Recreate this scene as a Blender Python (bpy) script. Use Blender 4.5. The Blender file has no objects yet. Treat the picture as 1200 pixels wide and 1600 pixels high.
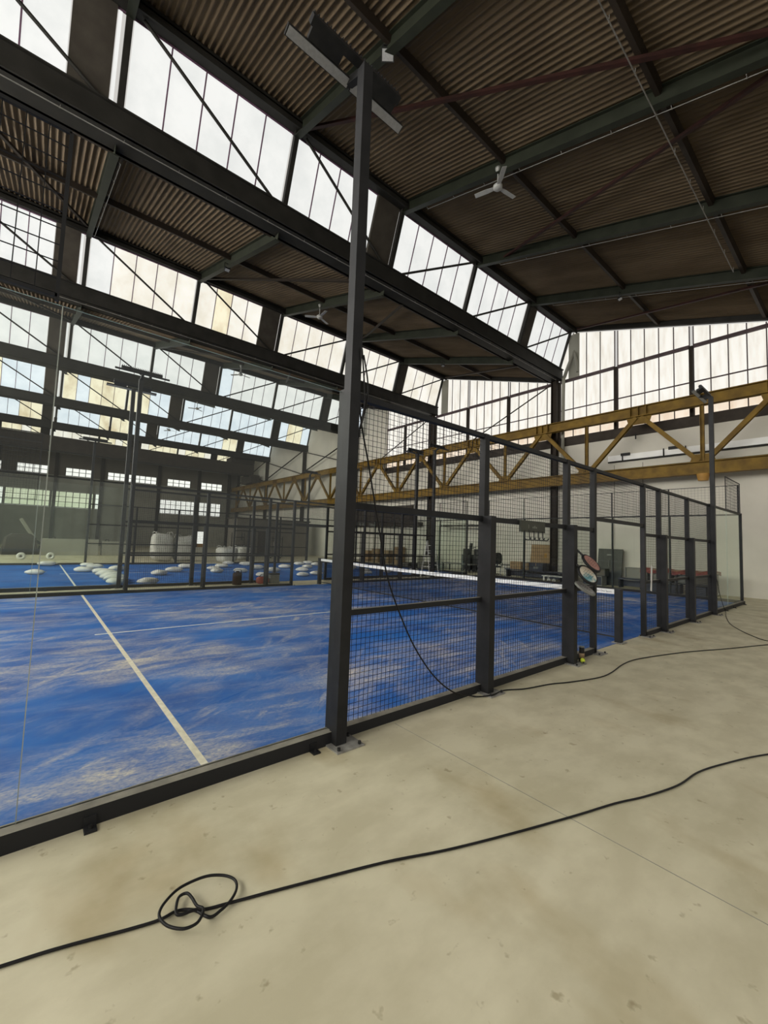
import bpy, math, random
from mathutils import Vector, Matrix
R = math.radians
rnd = random.Random(7)
sc = bpy.context.scene
col = sc.collection

# ------------------------------------------------------------------ camera, world, light, exposure
def set_camera():
    f, yaw, pitch, roll = 650.29, 0.8732, 0.0690, 0.0353
    fw = Vector((math.cos(pitch) * math.cos(yaw), math.cos(pitch) * math.sin(yaw), math.sin(pitch)))
    r = Vector((math.sin(yaw), -math.cos(yaw), 0)); u = r.cross(fw)
    r2 = math.cos(roll) * r + math.sin(roll) * u
    u2 = -math.sin(roll) * r + math.cos(roll) * u
    cd = bpy.data.cameras.new('camera'); cam = bpy.data.objects.new('camera', cd); col.objects.link(cam)
    cd.sensor_fit = 'AUTO'; cd.sensor_width = 36.0; cd.lens = f / 1600 * 36.0
    cd.clip_start = 0.05; cd.clip_end = 300
    m = Matrix((r2, u2, -fw)).transposed().to_4x4(); m.translation = Vector((-8.0078, -3.0263, 1.6534))
    cam.matrix_world = m; sc.camera = cam
set_camera()
PANE = 0.96          # radiance of the daylight panes
SIDE_FILL = 12.0           # strength of the unseen left windows, added as fill light
SKY = 0.62            # overcast sky, reaching the hall through its open near side
w = bpy.data.worlds.new('overcast_sky'); sc.world = w; w.use_nodes = True
bgn = w.node_tree.nodes['Background']; bgn.inputs[0].default_value = (1.0, 0.975, 0.92, 1); bgn.inputs[1].default_value = SKY
sc.view_settings.view_transform = 'Standard'; sc.view_settings.look = 'None'
sc.view_settings.gamma = 1.0; sc.view_settings.use_curve_mapping = False
sc.view_settings.exposure = 0.0
try:
    sc.cycles.use_denoising = True; sc.cycles.denoiser = 'OPENIMAGEDENOISE'
    sc.cycles.max_bounces = 8; sc.cycles.diffuse_bounces = 4; sc.cycles.transparent_max_bounces = 40
    sc.cycles.sample_clamp_indirect = 6.0
except Exception: pass

# ------------------------------------------------------------------ materials
M = {}
def newmat(name):
    m = bpy.data.materials.new(name); m.use_nodes = True; M[name] = m
    return m, m.node_tree, m.node_tree.nodes['Principled BSDF']
def N(t, typ, **kw):
    n = t.nodes.new(typ)
    for k, v in kw.items(): setattr(n, k, v)
    return n
def pm(name, c1, c2=None, scale=6.0, rough=0.6, metal=0.0, stretch=(1, 1, 1), bump=0.0, contrast=(0.35, 0.65), spec=0.5):
    m, t, b = newmat(name)
    c2 = c2 or tuple(x * 0.82 for x in c1)
    tc = N(t, 'ShaderNodeTexCoord'); mp = N(t, 'ShaderNodeMapping'); mp.inputs['Scale'].default_value = stretch
    no = N(t, 'ShaderNodeTexNoise'); no.inputs['Scale'].default_value = scale; no.inputs['Detail'].default_value = 5
    cr = N(t, 'ShaderNodeValToRGB')
    cr.color_ramp.elements[0].position = contrast[0]; cr.color_ramp.elements[1].position = contrast[1]
    cr.color_ramp.elements[0].color = (*c2, 1); cr.color_ramp.elements[1].color = (*c1, 1)
    L = t.links.new
    L(tc.outputs['Object'], mp.inputs['Vector']); L(mp.outputs[0], no.inputs['Vector']); L(no.outputs['Fac'], cr.inputs[0])
    L(cr.outputs[0], b.inputs['Base Color'])
    b.inputs['Roughness'].default_value = rough; b.inputs['Metallic'].default_value = metal; b.inputs['Specular IOR Level'].default_value = spec
    if bump:
        bp = N(t, 'ShaderNodeBump'); bp.inputs['Strength'].default_value = bump; bp.inputs['Distance'].default_value = 0.01
        L(no.outputs['Fac'], bp.inputs['Height']); L(bp.outputs[0], b.inputs['Normal'])
    return m
pm('charcoal_steel', (0.022, 0.022, 0.023), (0.015, 0.015, 0.016), 5, 0.5, spec=0.18)
pm('wire_steel', (0.012, 0.012, 0.013), (0.009, 0.009, 0.010), 5, 0.5, spec=0.18)
pm('galvanised_plate', (0.36, 0.35, 0.32), (0.22, 0.21, 0.19), 14, 0.55, 0.3)
pm('bolt_black', (0.012, 0.012, 0.012), None, 9, 0.5)
pm('green_steel', (0.022, 0.025, 0.016), (0.014, 0.016, 0.010), 2.2, 0.6, spec=0.18)
pm('brown_steel', (0.028, 0.020, 0.014), (0.018, 0.013, 0.009), 2.2, 0.65, spec=0.18)
pm('rust_steel', (0.035, 0.012, 0.009), (0.020, 0.008, 0.006), 3, 0.7, spec=0.18)
pm('grey_steel', (0.026, 0.0245, 0.021), (0.017, 0.016, 0.0135), 2, 0.6, spec=0.18)
pm('roof_sheet', (0.122, 0.088, 0.053), (0.085, 0.059, 0.034), 1.2, 0.8, stretch=(1.5, 0.4, 1), spec=0.18)
pm('panel_brown', (0.060, 0.052, 0.041), (0.045, 0.038, 0.030), 3, 0.75, spec=0.18)
pm('plaster_white', (0.63, 0.595, 0.51), (0.56, 0.53, 0.45), 0.7, 0.85)
pm('plaster_grey', (0.30, 0.29, 0.24), (0.22, 0.21, 0.17), 0.5, 0.85)
pm('plaster_dark', (0.13, 0.115, 0.09), (0.10, 0.088, 0.07), 0.5, 0.85)
pm('sill_brown', (0.050, 0.040, 0.032), (0.035, 0.028, 0.022), 3, 0.7, spec=0.18)
pm('girder_yellow', (0.21, 0.125, 0.018), (0.125, 0.072, 0.013), 2.4, 0.6, spec=0.2)
pm('purple_fringe_bar', (0.15, 0.075, 0.13), (0.11, 0.055, 0.09), 3, 0.6)  # purple fringe of the backlit mullions put into their colour
pm('gable_bar', (0.085, 0.060, 0.062), (0.060, 0.042, 0.045), 3, 0.65, spec=0.2)
pm('black_rubber', (0.014, 0.013, 0.013), None, 12, 0.45, spec=0.18)
pm('black_paint', (0.012, 0.012, 0.013), (0.02, 0.02, 0.02), 9, 0.5, spec=0.18)
pm('duct_white', (0.88, 0.87, 0.83), (0.80, 0.79, 0.75), 2, 0.5)
pm('white_paint', (0.72, 0.71, 0.68), (0.62, 0.61, 0.58), 4, 0.5)
pm('fan_grey', (0.34, 0.335, 0.315), (0.28, 0.275, 0.26), 6, 0.5)
pm('lens_grey', (0.30, 0.30, 0.30), (0.25, 0.25, 0.25), 30, 0.35)
pm('aluminium', (0.74, 0.74, 0.71), (0.62, 0.62, 0.60), 8, 0.4, 0.1)
pm('dull_zinc', (0.20, 0.19, 0.175), (0.14, 0.135, 0.12), 6, 0.5, spec=0.3)
pm('bag_white', (0.74, 0.73, 0.68), (0.60, 0.585, 0.53), 5, 0.8, bump=0.5)
pm('bulk_bag', (0.62, 0.61, 0.56), (0.47, 0.46, 0.41), 2.5, 0.85, bump=0.6)
pm('net_band', (0.78, 0.78, 0.77), (0.70, 0.70, 0.70), 6, 0.6)
pm('cardboard', (0.36, 0.235, 0.12), (0.28, 0.18, 0.09), 4, 0.8)
pm('wood', (0.32, 0.22, 0.12), (0.22, 0.15, 0.08), 3, 0.75, stretch=(1, 6, 6))
pm('board_green', (0.042, 0.046, 0.032), (0.028, 0.031, 0.022), 2.5, 0.55)
pm('navy_plastic', (0.020, 0.024, 0.045), (0.014, 0.016, 0.03), 5, 0.5)
pm('grey_plastic', (0.20, 0.20, 0.18), (0.15, 0.15, 0.135), 4, 0.6)
pm('red_cover', (0.30, 0.060, 0.040), (0.20, 0.040, 0.030), 5, 0.7)
pm('plant_green', (0.10, 0.15, 0.05), (0.05, 0.09, 0.03), 8, 0.7)
pm('tennis_yellow', (0.62, 0.72, 0.06), (0.50, 0.60, 0.04), 30, 0.9)
pm('racket_pink', (0.42, 0.21, 0.17), (0.30, 0.14, 0.11), 14, 0.5)
pm('racket_teal', (0.10, 0.26, 0.29), (0.66, 0.60, 0.48), 6, 0.45, contrast=(0.44, 0.54))
pm('racket_grey', (0.36, 0.35, 0.33), (0.12, 0.11, 0.10), 8, 0.4)
pm('orange_paint', (0.42, 0.22, 0.04), (0.33, 0.17, 0.03), 4, 0.6)
pm('chalk', (0.70, 0.71, 0.68), (0.52, 0.54, 0.53), 16, 0.85)
pm('chalk_sandy', (0.74, 0.68, 0.54), (0.60, 0.54, 0.42), 16, 0.85)
pm('lettering_grey', (0.05, 0.055, 0.06), None, 5, 0.6)
pm('lettering_pale', (0.20, 0.21, 0.18), None, 5, 0.6)

def dusty_lit_mat():
    """charcoal steel with sand, dust and top light painted pale on its upper faces"""
    m, t, b = newmat('dusty_lit_steel'); L = t.links.new
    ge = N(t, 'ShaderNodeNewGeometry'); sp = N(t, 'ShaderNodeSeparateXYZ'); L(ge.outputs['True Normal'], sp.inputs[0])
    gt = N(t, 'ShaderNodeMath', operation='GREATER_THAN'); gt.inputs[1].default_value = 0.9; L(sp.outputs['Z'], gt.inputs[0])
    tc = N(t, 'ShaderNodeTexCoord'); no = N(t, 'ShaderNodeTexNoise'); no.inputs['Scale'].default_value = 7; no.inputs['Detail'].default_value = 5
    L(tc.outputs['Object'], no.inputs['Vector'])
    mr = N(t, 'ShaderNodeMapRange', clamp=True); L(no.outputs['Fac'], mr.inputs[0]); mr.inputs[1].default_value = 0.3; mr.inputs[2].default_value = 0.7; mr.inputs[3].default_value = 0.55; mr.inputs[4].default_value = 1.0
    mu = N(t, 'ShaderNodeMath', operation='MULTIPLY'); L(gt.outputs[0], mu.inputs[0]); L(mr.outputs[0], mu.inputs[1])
    mx = N(t, 'ShaderNodeMixRGB'); L(mu.outputs[0], mx.inputs[0]); mx.inputs[1].default_value = (0.021, 0.021, 0.022, 1); mx.inputs[2].default_value = (0.27, 0.25, 0.205, 1)  # pale tone of upward faces holds both dust and light on the tops
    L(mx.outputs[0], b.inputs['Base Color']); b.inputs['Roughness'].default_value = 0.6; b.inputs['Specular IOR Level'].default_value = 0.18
dusty_lit_mat()
def floor_mat():
    m, t, b = newmat('concrete_floor'); L = t.links.new
    tc = N(t, 'ShaderNodeTexCoord')
    def noise(scale, det=4, st=(1, 1, 1), rough=0.55):
        mp = N(t, 'ShaderNodeMapping'); mp.inputs['Scale'].default_value = st
        n = N(t, 'ShaderNodeTexNoise'); n.inputs['Scale'].default_value = scale; n.inputs['Detail'].default_value = det
        n.inputs['Roughness'].default_value = rough
        L(tc.outputs['Object'], mp.inputs[0]); L(mp.outputs[0], n.inputs['Vector']); return n
    def ramp(src, p0, c0, p1, c1):
        cr = N(t, 'ShaderNodeValToRGB'); e = cr.color_ramp.elements
        e[0].position = p0; e[0].color = (*c0, 1); e[1].position = p1; e[1].color = (*c1, 1); L(src, cr.inputs[0]); return cr
    def mix(fac, a, bb, typ='MIX'):
        x = N(t, 'ShaderNodeMixRGB', blend_type=typ)
        if isinstance(fac, float): x.inputs[0].default_value = fac
        else: L(fac, x.inputs[0])
        L(a, x.inputs[1]); L(bb, x.inputs[2]); return x
    n1 = noise(0.55, 5); base = ramp(n1.outputs['Fac'], 0.35, (0.545, 0.497, 0.345), 0.65, (0.64, 0.586, 0.420))
    n2 = noise(2.2, 6, (1, 1.6, 1)); a = ramp(n2.outputs['Fac'], 0.40, (0.84, 0.83, 0.80), 0.62, (1, 1, 1))
    x1 = mix(1.0, base.outputs[0], a.outputs[0], 'MULTIPLY')
    n3 = noise(11, 3); st = ramp(n3.outputs['Fac'], 0.27, (0.66, 0.62, 0.56), 0.35, (1, 1, 1))     # darker drips and spots
    x2 = mix(1.0, x1.outputs[0], st.outputs[0], 'MULTIPLY')
    n4 = noise(1.1, 4, (1.4, 0.8, 1)); sb = ramp(n4.outputs['Fac'], 0.56, (1, 1, 1), 0.70, (0.80, 0.75, 0.67))
    x3 = mix(1.0, x2.outputs[0], sb.outputs[0], 'MULTIPLY')
    L(x3.outputs[0], b.inputs['Base Color'])
    rr = ramp(n2.outputs['Fac'], 0.3, (0.62,) * 3, 0.7, (0.5,) * 3); L(rr.outputs[0], b.inputs['Roughness'])
    n5 = noise(60, 2); bp = N(t, 'ShaderNodeBump'); bp.inputs['Strength'].default_value = 0.08; bp.inputs['Distance'].default_value = 0.004
    L(n5.outputs['Fac'], bp.inputs['Height']); L(bp.outputs[0], b.inputs['Normal'])
floor_mat()

def turf_mat(name, sandy):
    """blue artificial grass with pale sand brushed over it in sweeps"""
    m, t, b = newmat(name); L = t.links.new
    tc = N(t, 'ShaderNodeTexCoord')
    def ns(scale, det, st=(1, 1, 1), rot=0.0, warp=None, rough=0.6):
        mp = N(t, 'ShaderNodeMapping'); mp.inputs['Scale'].default_value = st
        r_ = N(t, 'ShaderNodeVectorRotate', rotation_type='Z_AXIS'); r_.inputs['Angle'].default_value = rot
        L(warp or tc.outputs['Object'], r_.inputs['Vector']); L(r_.outputs[0], mp.inputs[0])
        n = N(t, 'ShaderNodeTexNoise'); n.inputs['Scale'].default_value = scale; n.inputs['Detail'].default_value = det; n.inputs['Roughness'].default_value = rough
        L(mp.outputs[0], n.inputs['Vector']); return n
    def rp(src, p0, p1, v0=0.0, v1=1.0):
        r_ = N(t, 'ShaderNodeMapRange', clamp=True); L(src, r_.inputs[0])
        for i, v in enumerate((p0, p1, v0, v1)): r_.inputs[i + 1].default_value = v
        return r_.outputs[0]
    def ma(op, a, b_):
        x = N(t, 'ShaderNodeMath', operation=op)
        for i, v in enumerate((a, b_)):
            if isinstance(v, float): x.inputs[i].default_value = v
            else: L(v, x.inputs[i])
        return x.outputs[0]
    w0 = ns(0.45, 2)
    va = N(t, 'ShaderNodeVectorMath', operation='SCALE'); va.inputs['Scale'].default_value = 0.6; L(w0.outputs['Color'], va.inputs[0])
    vb = N(t, 'ShaderNodeVectorMath', operation='ADD'); L(tc.outputs['Object'], vb.inputs[0]); L(va.outputs[0], vb.inputs[1]); wp = vb.outputs[0]
    mask = rp(ns(0.42, 4, (0.8, 1.3, 1)).outputs['Fac'], 0.40, 0.66)
    s1 = rp(ns(1.0, 5, (0.9, 3.6, 1), 0.12, wp).outputs['Fac'], 0.45, 0.68)
    s2 = rp(ns(1.3, 5, (1.0, 4.4, 1), -0.75, wp).outputs['Fac'], 0.50, 0.70)
    gr = rp(ns(34, 3, (1, 1.6, 1)).outputs['Fac'], 0.30, 0.66, 0.35, 1.15)
    st = ma('MAXIMUM', s1, ma('MULTIPLY', s2, 0.8))
    amt = ma('MULTIPLY', st, ma('ADD', ma('MULTIPLY', mask, 0.85), 0.12))
    haze = ma('MULTIPLY', mask, 0.16)
    amt = ma('MULTIPLY', ma('MULTIPLY', ma('ADD', amt, haze), gr), float(sandy))
    cb = N(t, 'ShaderNodeValToRGB'); cb.color_ramp.elements[0].color = (0.008, 0.078, 0.31, 1); cb.color_ramp.elements[1].color = (0.017, 0.135, 0.45, 1)
    cb.color_ramp.elements[0].position = 0.35; cb.color_ramp.elements[1].position = 0.65
    L(ns(0.8, 4).outputs['Fac'], cb.inputs[0])
    mx = N(t, 'ShaderNodeMixRGB', use_clamp=True); L(amt, mx.inputs[0]); L(cb.outputs[0], mx.inputs[1]); mx.inputs[2].default_value = (0.60, 0.53, 0.43, 1)
    L(mx.outputs[0], b.inputs['Base Color']); b.inputs['Roughness'].default_value = 0.85
    b.inputs['Specular IOR Level'].default_value = 0.15
turf_mat('turf_sandy', 1.0); turf_mat('turf_clean', 0.12)

def pane_mat(name, c_hi, c_lo, stretch, thresh, strength=1.0, sc_=1.0):
    """old translucent wired glazing with daylight behind it; the noise is its dirt"""
    m, t, b = newmat(name); L = t.links.new
    tc = N(t, 'ShaderNodeTexCoord'); mp = N(t, 'ShaderNodeMapping'); mp.inputs['Scale'].default_value = stretch
    n = N(t, 'ShaderNodeTexNoise'); n.inputs['Scale'].default_value = sc_; n.inputs['Detail'].default_value = 5; n.inputs['Roughness'].default_value = 0.6
    cr = N(t, 'ShaderNodeValToRGB'); e = cr.color_ramp.elements
    e[0].position = thresh[0]; e[1].position = thresh[1]; e[0].color = (*c_lo, 1); e[1].color = (*c_hi, 1)
    L(tc.outputs['Object'], mp.inputs[0]); L(mp.outputs[0], n.inputs['Vector']); L(n.outputs['Fac'], cr.inputs[0])
    b.inputs['Base Color'].default_value = (0.12, 0.12, 0.12, 1); b.inputs['Roughness'].default_value = 0.8; b.inputs['Specular IOR Level'].default_value = 0.1
    L(cr.outputs[0], b.inputs['Emission Color']); b.inputs['Emission Strength'].default_value = PANE * strength
pane_mat('pane_cool', (0.90, 0.905, 0.875), (0.80, 0.815, 0.79), (1, 1, 1), (0.35, 0.6))
pane_mat('pane_bluish', (0.86, 0.94, 1.0), (0.74, 0.83, 0.90), (1, 1, 1), (0.35, 0.6))
pane_mat('pane_warm', (1.0, 0.97, 0.88), (0.86, 0.81, 0.68), (1, 1, 0.7), (0.35, 0.6))
pane_mat('pane_yellow', (1.0, 0.93, 0.68), (0.70, 0.58, 0.36), (1, 1, 0.5), (0.30, 0.55))
pane_mat('pane_gable', (0.97, 0.94, 0.86), (0.82, 0.77, 0.67), (1, 4, 0.6), (0.34, 0.58))
pane_mat('pane_gable_low', (1.0, 0.86, 0.70), (0.84, 0.66, 0.48), (1, 2, 0.8), (0.34, 0.60))
pane_mat('pane_far', (1.0, 0.99, 0.94), (0.90, 0.90, 0.85), (1, 1, 1), (0.35, 0.6), 1.15)
pane_mat('pane_leafy', (0.80, 0.82, 0.62), (0.60, 0.63, 0.45), (0.6, 1, 0.8), (0.35, 0.6), 0.95)

pane_mat('pane_side_fill', (1.0, 0.98, 0.93), (0.90, 0.87, 0.80), (1, 1, 0.7), (0.35, 0.6), SIDE_FILL)  # unseen added glazing, glowing to fill the hall with light

def glass_mat():
    m, t, b = newmat('court_glass'); L = t.links.new
    t.nodes.remove(b); out = [n for n in t.nodes if n.type == 'OUTPUT_MATERIAL'][0]
    tr = N(t, 'ShaderNodeBsdfTransparent'); tr.inputs[0].default_value = (0.955, 0.972, 0.955, 1)
    gl = N(t, 'ShaderNodeBsdfGlossy'); gl.inputs['Roughness'].default_value = 0.0; gl.inputs[0].default_value = (0.95, 1, 0.95, 1)
    fr = N(t, 'ShaderNodeFresnel'); fr.inputs[0].default_value = 1.5
    ge = N(t, 'ShaderNodeNewGeometry')
    iv = N(t, 'ShaderNodeMath', operation='SUBTRACT'); iv.inputs[0].default_value = 1.0; L(ge.outputs['Backfacing'], iv.inputs[1])
    mu = N(t, 'ShaderNodeMath', operation='MULTIPLY'); L(fr.outputs[0], mu.inputs[0]); L(iv.outputs[0], mu.inputs[1])
    m2 = N(t, 'ShaderNodeMath', operation='MULTIPLY', use_clamp=True); L(mu.outputs[0], m2.inputs[0]); m2.inputs[1].default_value = 0.85
    mx = N(t, 'ShaderNodeMixShader'); L(m2.outputs[0], mx.inputs[0]); L(tr.outputs[0], mx.inputs[1]); L(gl.outputs[0], mx.inputs[2])
    L(mx.outputs[0], out.inputs['Surface'])
glass_mat()
pm('seam_glint', (0.36, 0.39, 0.35), (0.26, 0.29, 0.26), 2, 0.25)
pm('glass_edge', (0.30, 0.40, 0.34), (0.42, 0.52, 0.46), 3, 0.2)

# ------------------------------------------------------------------ mesh helpers
V = Vector
class MB:
    def __init__(s): s.v = []; s.f = []; s.m = []; s.sm = []
    def add(s, vs, fs, mi=0, smooth=False):
        o = len(s.v); s.v += [tuple(v) for v in vs]
        for f in fs: s.f.append(tuple(i + o for i in f)); s.m.append(mi); s.sm.append(smooth)
        return s
    def box(s, x0, x1, y0, y1, z0, z1, mi=0):
        vs = [(x, y, z) for z in (z0, z1) for y in (y0, y1) for x in (x0, x1)]
        return s.add(vs, [(0, 2, 3, 1), (4, 5, 7, 6), (0, 1, 5, 4), (2, 6, 7, 3), (0, 4, 6, 2), (1, 3, 7, 5)], mi)
    def bar(s, p, q, a, b, up=(0, 0, 1), mi=0):
        """a rectangular bar from p to q, a wide across, b along up"""
        p, q = V(p), V(q); d = (q - p).normalized(); up = V(up)
        if abs(d.dot(up)) > 0.98: up = V((0, 1, 0))
        sd = d.cross(up).normalized(); u = sd.cross(d).normalized()
        vs = [c + sd * (i * a / 2) + u * (j * b / 2) for c in (p, q) for i, j in ((-1, -1), (1, -1), (1, 1), (-1, 1))]
        return s.add(vs, [(0, 1, 5, 4), (1, 2, 6, 5), (2, 3, 7, 6), (3, 0, 4, 7), (3, 2, 1, 0), (4, 5, 6, 7)], mi)
    def ibeam(s, p, q, w_, h, tf=0.02, tw=0.014, up=(0, 0, 1), mi=0):
        p, q = V(p), V(q); d = (q - p).normalized(); u0 = V(up); sd = d.cross(u0).normalized(); u = sd.cross(d).normalized()
        o = u * (h / 2 - tf / 2)
        s.bar(p + o, q + o, w_, tf, up, mi); s.bar(p - o, q - o, w_, tf, up, mi); s.bar(p, q, tw, h - 2 * tf, up, mi); return s
    def cyl(s, p, q, r0, r1=None, n=12, mi=0, caps=True, smooth=True):
        r1 = r0 if r1 is None else r1; p, q = V(p), V(q); d = (q - p).normalized()
        a = V((0, 0, 1)) if abs(d.z) < 0.9 else V((1, 0, 0)); sd = d.cross(a).normalized(); u = sd.cross(d)
        vs = [c + (sd * math.cos(2 * math.pi * i / n) + u * math.sin(2 * math.pi * i / n)) * r for c, r in ((p, r0), (q, r1)) for i in range(n)]
        fs = [(i, (i + 1) % n, n + (i + 1) % n, n + i) for i in range(n)]
        s.add(vs, fs, mi, smooth)
        if caps:
            s.add(vs[:n], [tuple(range(n))[::-1]], mi); s.add(vs[n:], [tuple(range(n))], mi)
        return s
    def tube(s, pts, r, n=8, mi=0, closed=False, rfun=None):
        pts = [V(p) for p in pts]; k = len(pts); rings = []
        prev = None
        for i in range(k):
            if closed: d = (pts[(i + 1) % k] - pts[i - 1])
            else: d = pts[min(i + 1, k - 1)] - pts[max(i - 1, 0)]
            d = d.normalized() if d.length > 1e-9 else V((1, 0, 0))
            if prev is None:
                a = V((0, 0, 1)) if abs(d.z) < 0.9 else V((1, 0, 0)); sd = d.cross(a).normalized()
            else: sd = (prev - d * prev.dot(d)).normalized()
            prev = sd; u = d.cross(sd)
            rr = rfun(i / (k - 1)) if rfun else r
            rings.append([pts[i] + (sd * math.cos(2 * math.pi * j / n) + u * math.sin(2 * math.pi * j / n)) * rr for j in range(n)])
        vs = [v for rg in rings for v in rg]
        fs = [(i * n + j, i * n + (j + 1) % n, ((i + 1) % k) * n + (j + 1) % n, ((i + 1) % k) * n + j)
              for i in range(k if closed else k - 1) for j in range(n)]
        s.add(vs, fs, mi, True)
        if not closed: s.add(rings[0], [tuple(range(n))[::-1]], mi); s.add(rings[-1], [tuple(range(n))], mi)
        return s
    def lathe(s, prof, c=(0, 0, 0), n=20, mi=0, smooth=True):
        c = V(c); vs = [c + V((r * math.cos(2 * math.pi * j / n), r * math.sin(2 * math.pi * j / n), z)) for r, z in prof for j in range(n)]
        k = len(prof)
        fs = [(i * n + j, i * n + (j + 1) % n, (i + 1) * n + (j + 1) % n, (i + 1) * n + j) for i in range(k - 1) for j in range(n)]
        return s.add(vs, fs, mi, smooth)
    def blob(s, c, rx, ry, rz, nu=14, nv=9, p=1.0, fn=None, mi=0):
        vs = []; c = V(c)
        for i in range(nv + 1):
            th = math.pi * i / nv
            for j in range(nu):
                ph = 2 * math.pi * j / nu
                sx = math.copysign(abs(math.cos(ph)) ** p, math.cos(ph)); sy = math.copysign(abs(math.sin(ph)) ** p, math.sin(ph))
                st = abs(math.sin(th)) ** p; ct = math.copysign(abs(math.cos(th)) ** p, math.cos(th))
                v = V((rx * st * sx, ry * st * sy, rz * ct))
                if fn: v = fn(v)
                vs.append(c + v)
        fs = [(i * nu + j, (i + 1) * nu + j, (i + 1) * nu + (j + 1) % nu, i * nu + (j + 1) % nu) for i in range(nv) for j in range(nu)]
        return s.add(vs, fs, mi, True)
    def grid_wires(s, o, ax, ay, lx, ly, px, py, t, mi=0):
        """a welded wire grid: origin o, unit axes ax, ay, size lx x ly, pitch px, py, wire thickness t"""
        o, ax, ay = V(o), V(ax).normalized(), V(ay).normalized(); nz = ax.cross(ay)
        def wire(p, q, off):
            d = (q - p).normalized(); sd = d.cross(nz).normalized()
            vs = [c + nz * off + sd * (i * t / 2) + nz * (j * t / 2) for c in (p, q) for i, j in ((-1, -1), (1, -1), (1, 1), (-1, 1))]
            s.add(vs, [(0, 1, 5, 4), (1, 2, 6, 5), (2, 3, 7, 6), (3, 0, 4, 7)], mi)
        n = max(1, round(lx / px))
        for i in range(1, n): wire(o + ax * (lx * i / n), o + ax * (lx * i / n) + ay * ly, 0)
        n = max(1, round(ly / py))
        for i in range(1, n): wire(o + ay * (ly * i / n), o + ay * (ly * i / n) + ax * lx, t * 0.9)
        return s
    def build(s, name, mats, parent=None, loc=None, rot=None):
        me = bpy.data.meshes.new(name); me.from_pydata(s.v, [], s.f); me.update()
        for k in ([mats] if isinstance(mats, str) else mats): me.materials.append(M[k])
        me.polygons.foreach_set('material_index', s.m); me.polygons.foreach_set('use_smooth', s.sm)
        o = bpy.data.objects.new(name, me); col.objects.link(o)
        if parent: o.parent = parent
        if loc: o.location = loc
        if rot: o.rotation_euler = rot
        return o
def tag(o, label, cat, group=None, kind=None):
    o['label'] = label; o['category'] = cat
    if group: o['group'] = group
    if kind: o['kind'] = kind
    return o
def thing(name, label, cat, loc=(0, 0, 0), rz=0.0, group=None):
    o = bpy.data.objects.new(name, None); col.objects.link(o); o.location = loc; o.rotation_euler = (0, 0, rz)
    o.empty_display_size = 0.1
    return tag(o, label, cat, group)
def struct(mb, name, mats, parent=None):
    o = mb.build(name, mats, parent)
    if not parent: o['kind'] = 'structure'
    return o
def copy_tree(o, parent=None):
    c = o.copy(); col.objects.link(c)
    if parent: c.parent = parent
    for ch in list(o.children): copy_tree(ch, c)
    return c
def spline(pts, n=8, closed=False):
    pts = [V(p) for p in pts]; k = len(pts); out = []
    rng = range(k if closed else k - 1)
    for i in rng:
        if closed: a, b, c, d = pts[i - 1], pts[i], pts[(i + 1) % k], pts[(i + 2) % k]
        else: a, b, c, d = pts[max(i - 1, 0)], pts[i], pts[i + 1], pts[min(i + 2, k - 1)]
        for j in range(n):
            t = j / n
            out.append(0.5 * ((2 * b) + (c - a) * t + (2 * a - 5 * b + 4 * c - d) * t * t + (3 * b - a - 3 * c + d) * t ** 3))
    if not closed: out.append(pts[-1])
    return out
ORD = ['first', 'second', 'third', 'fourth', 'fifth', 'sixth', 'seventh', 'eighth', 'ninth', 'tenth', 'eleventh', 'twelfth', 'thirteenth']

# ------------------------------------------------------------------ the hall
XW, XL, YF, YN = 12.8, -17.2, 53.0, -5.5
BAY = 8.88; NB = 6
SL = 0.31
FR = [12.8, 8.8, 4.8, 0.8, -3.2, -7.2, -11.2, -15.2]       # frames along the hall
def gut(k): return 7.72 + BAY * k                           # gutter line after bay k (bay 0 is the one above the near court)
def rz(k, y): return 13.15 - SL * (gut(k) - 0.59 - y)       # roof sheet height
struct(MB().box(XL, XW, -14, YF, -0.12, 0.0), 'floor', 'concrete_floor')
struct(MB().box(-5.3725, -5.3675, -14, -0.14, 0.0, 0.0012), 'floor_joint', 'plaster_grey')

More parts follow.
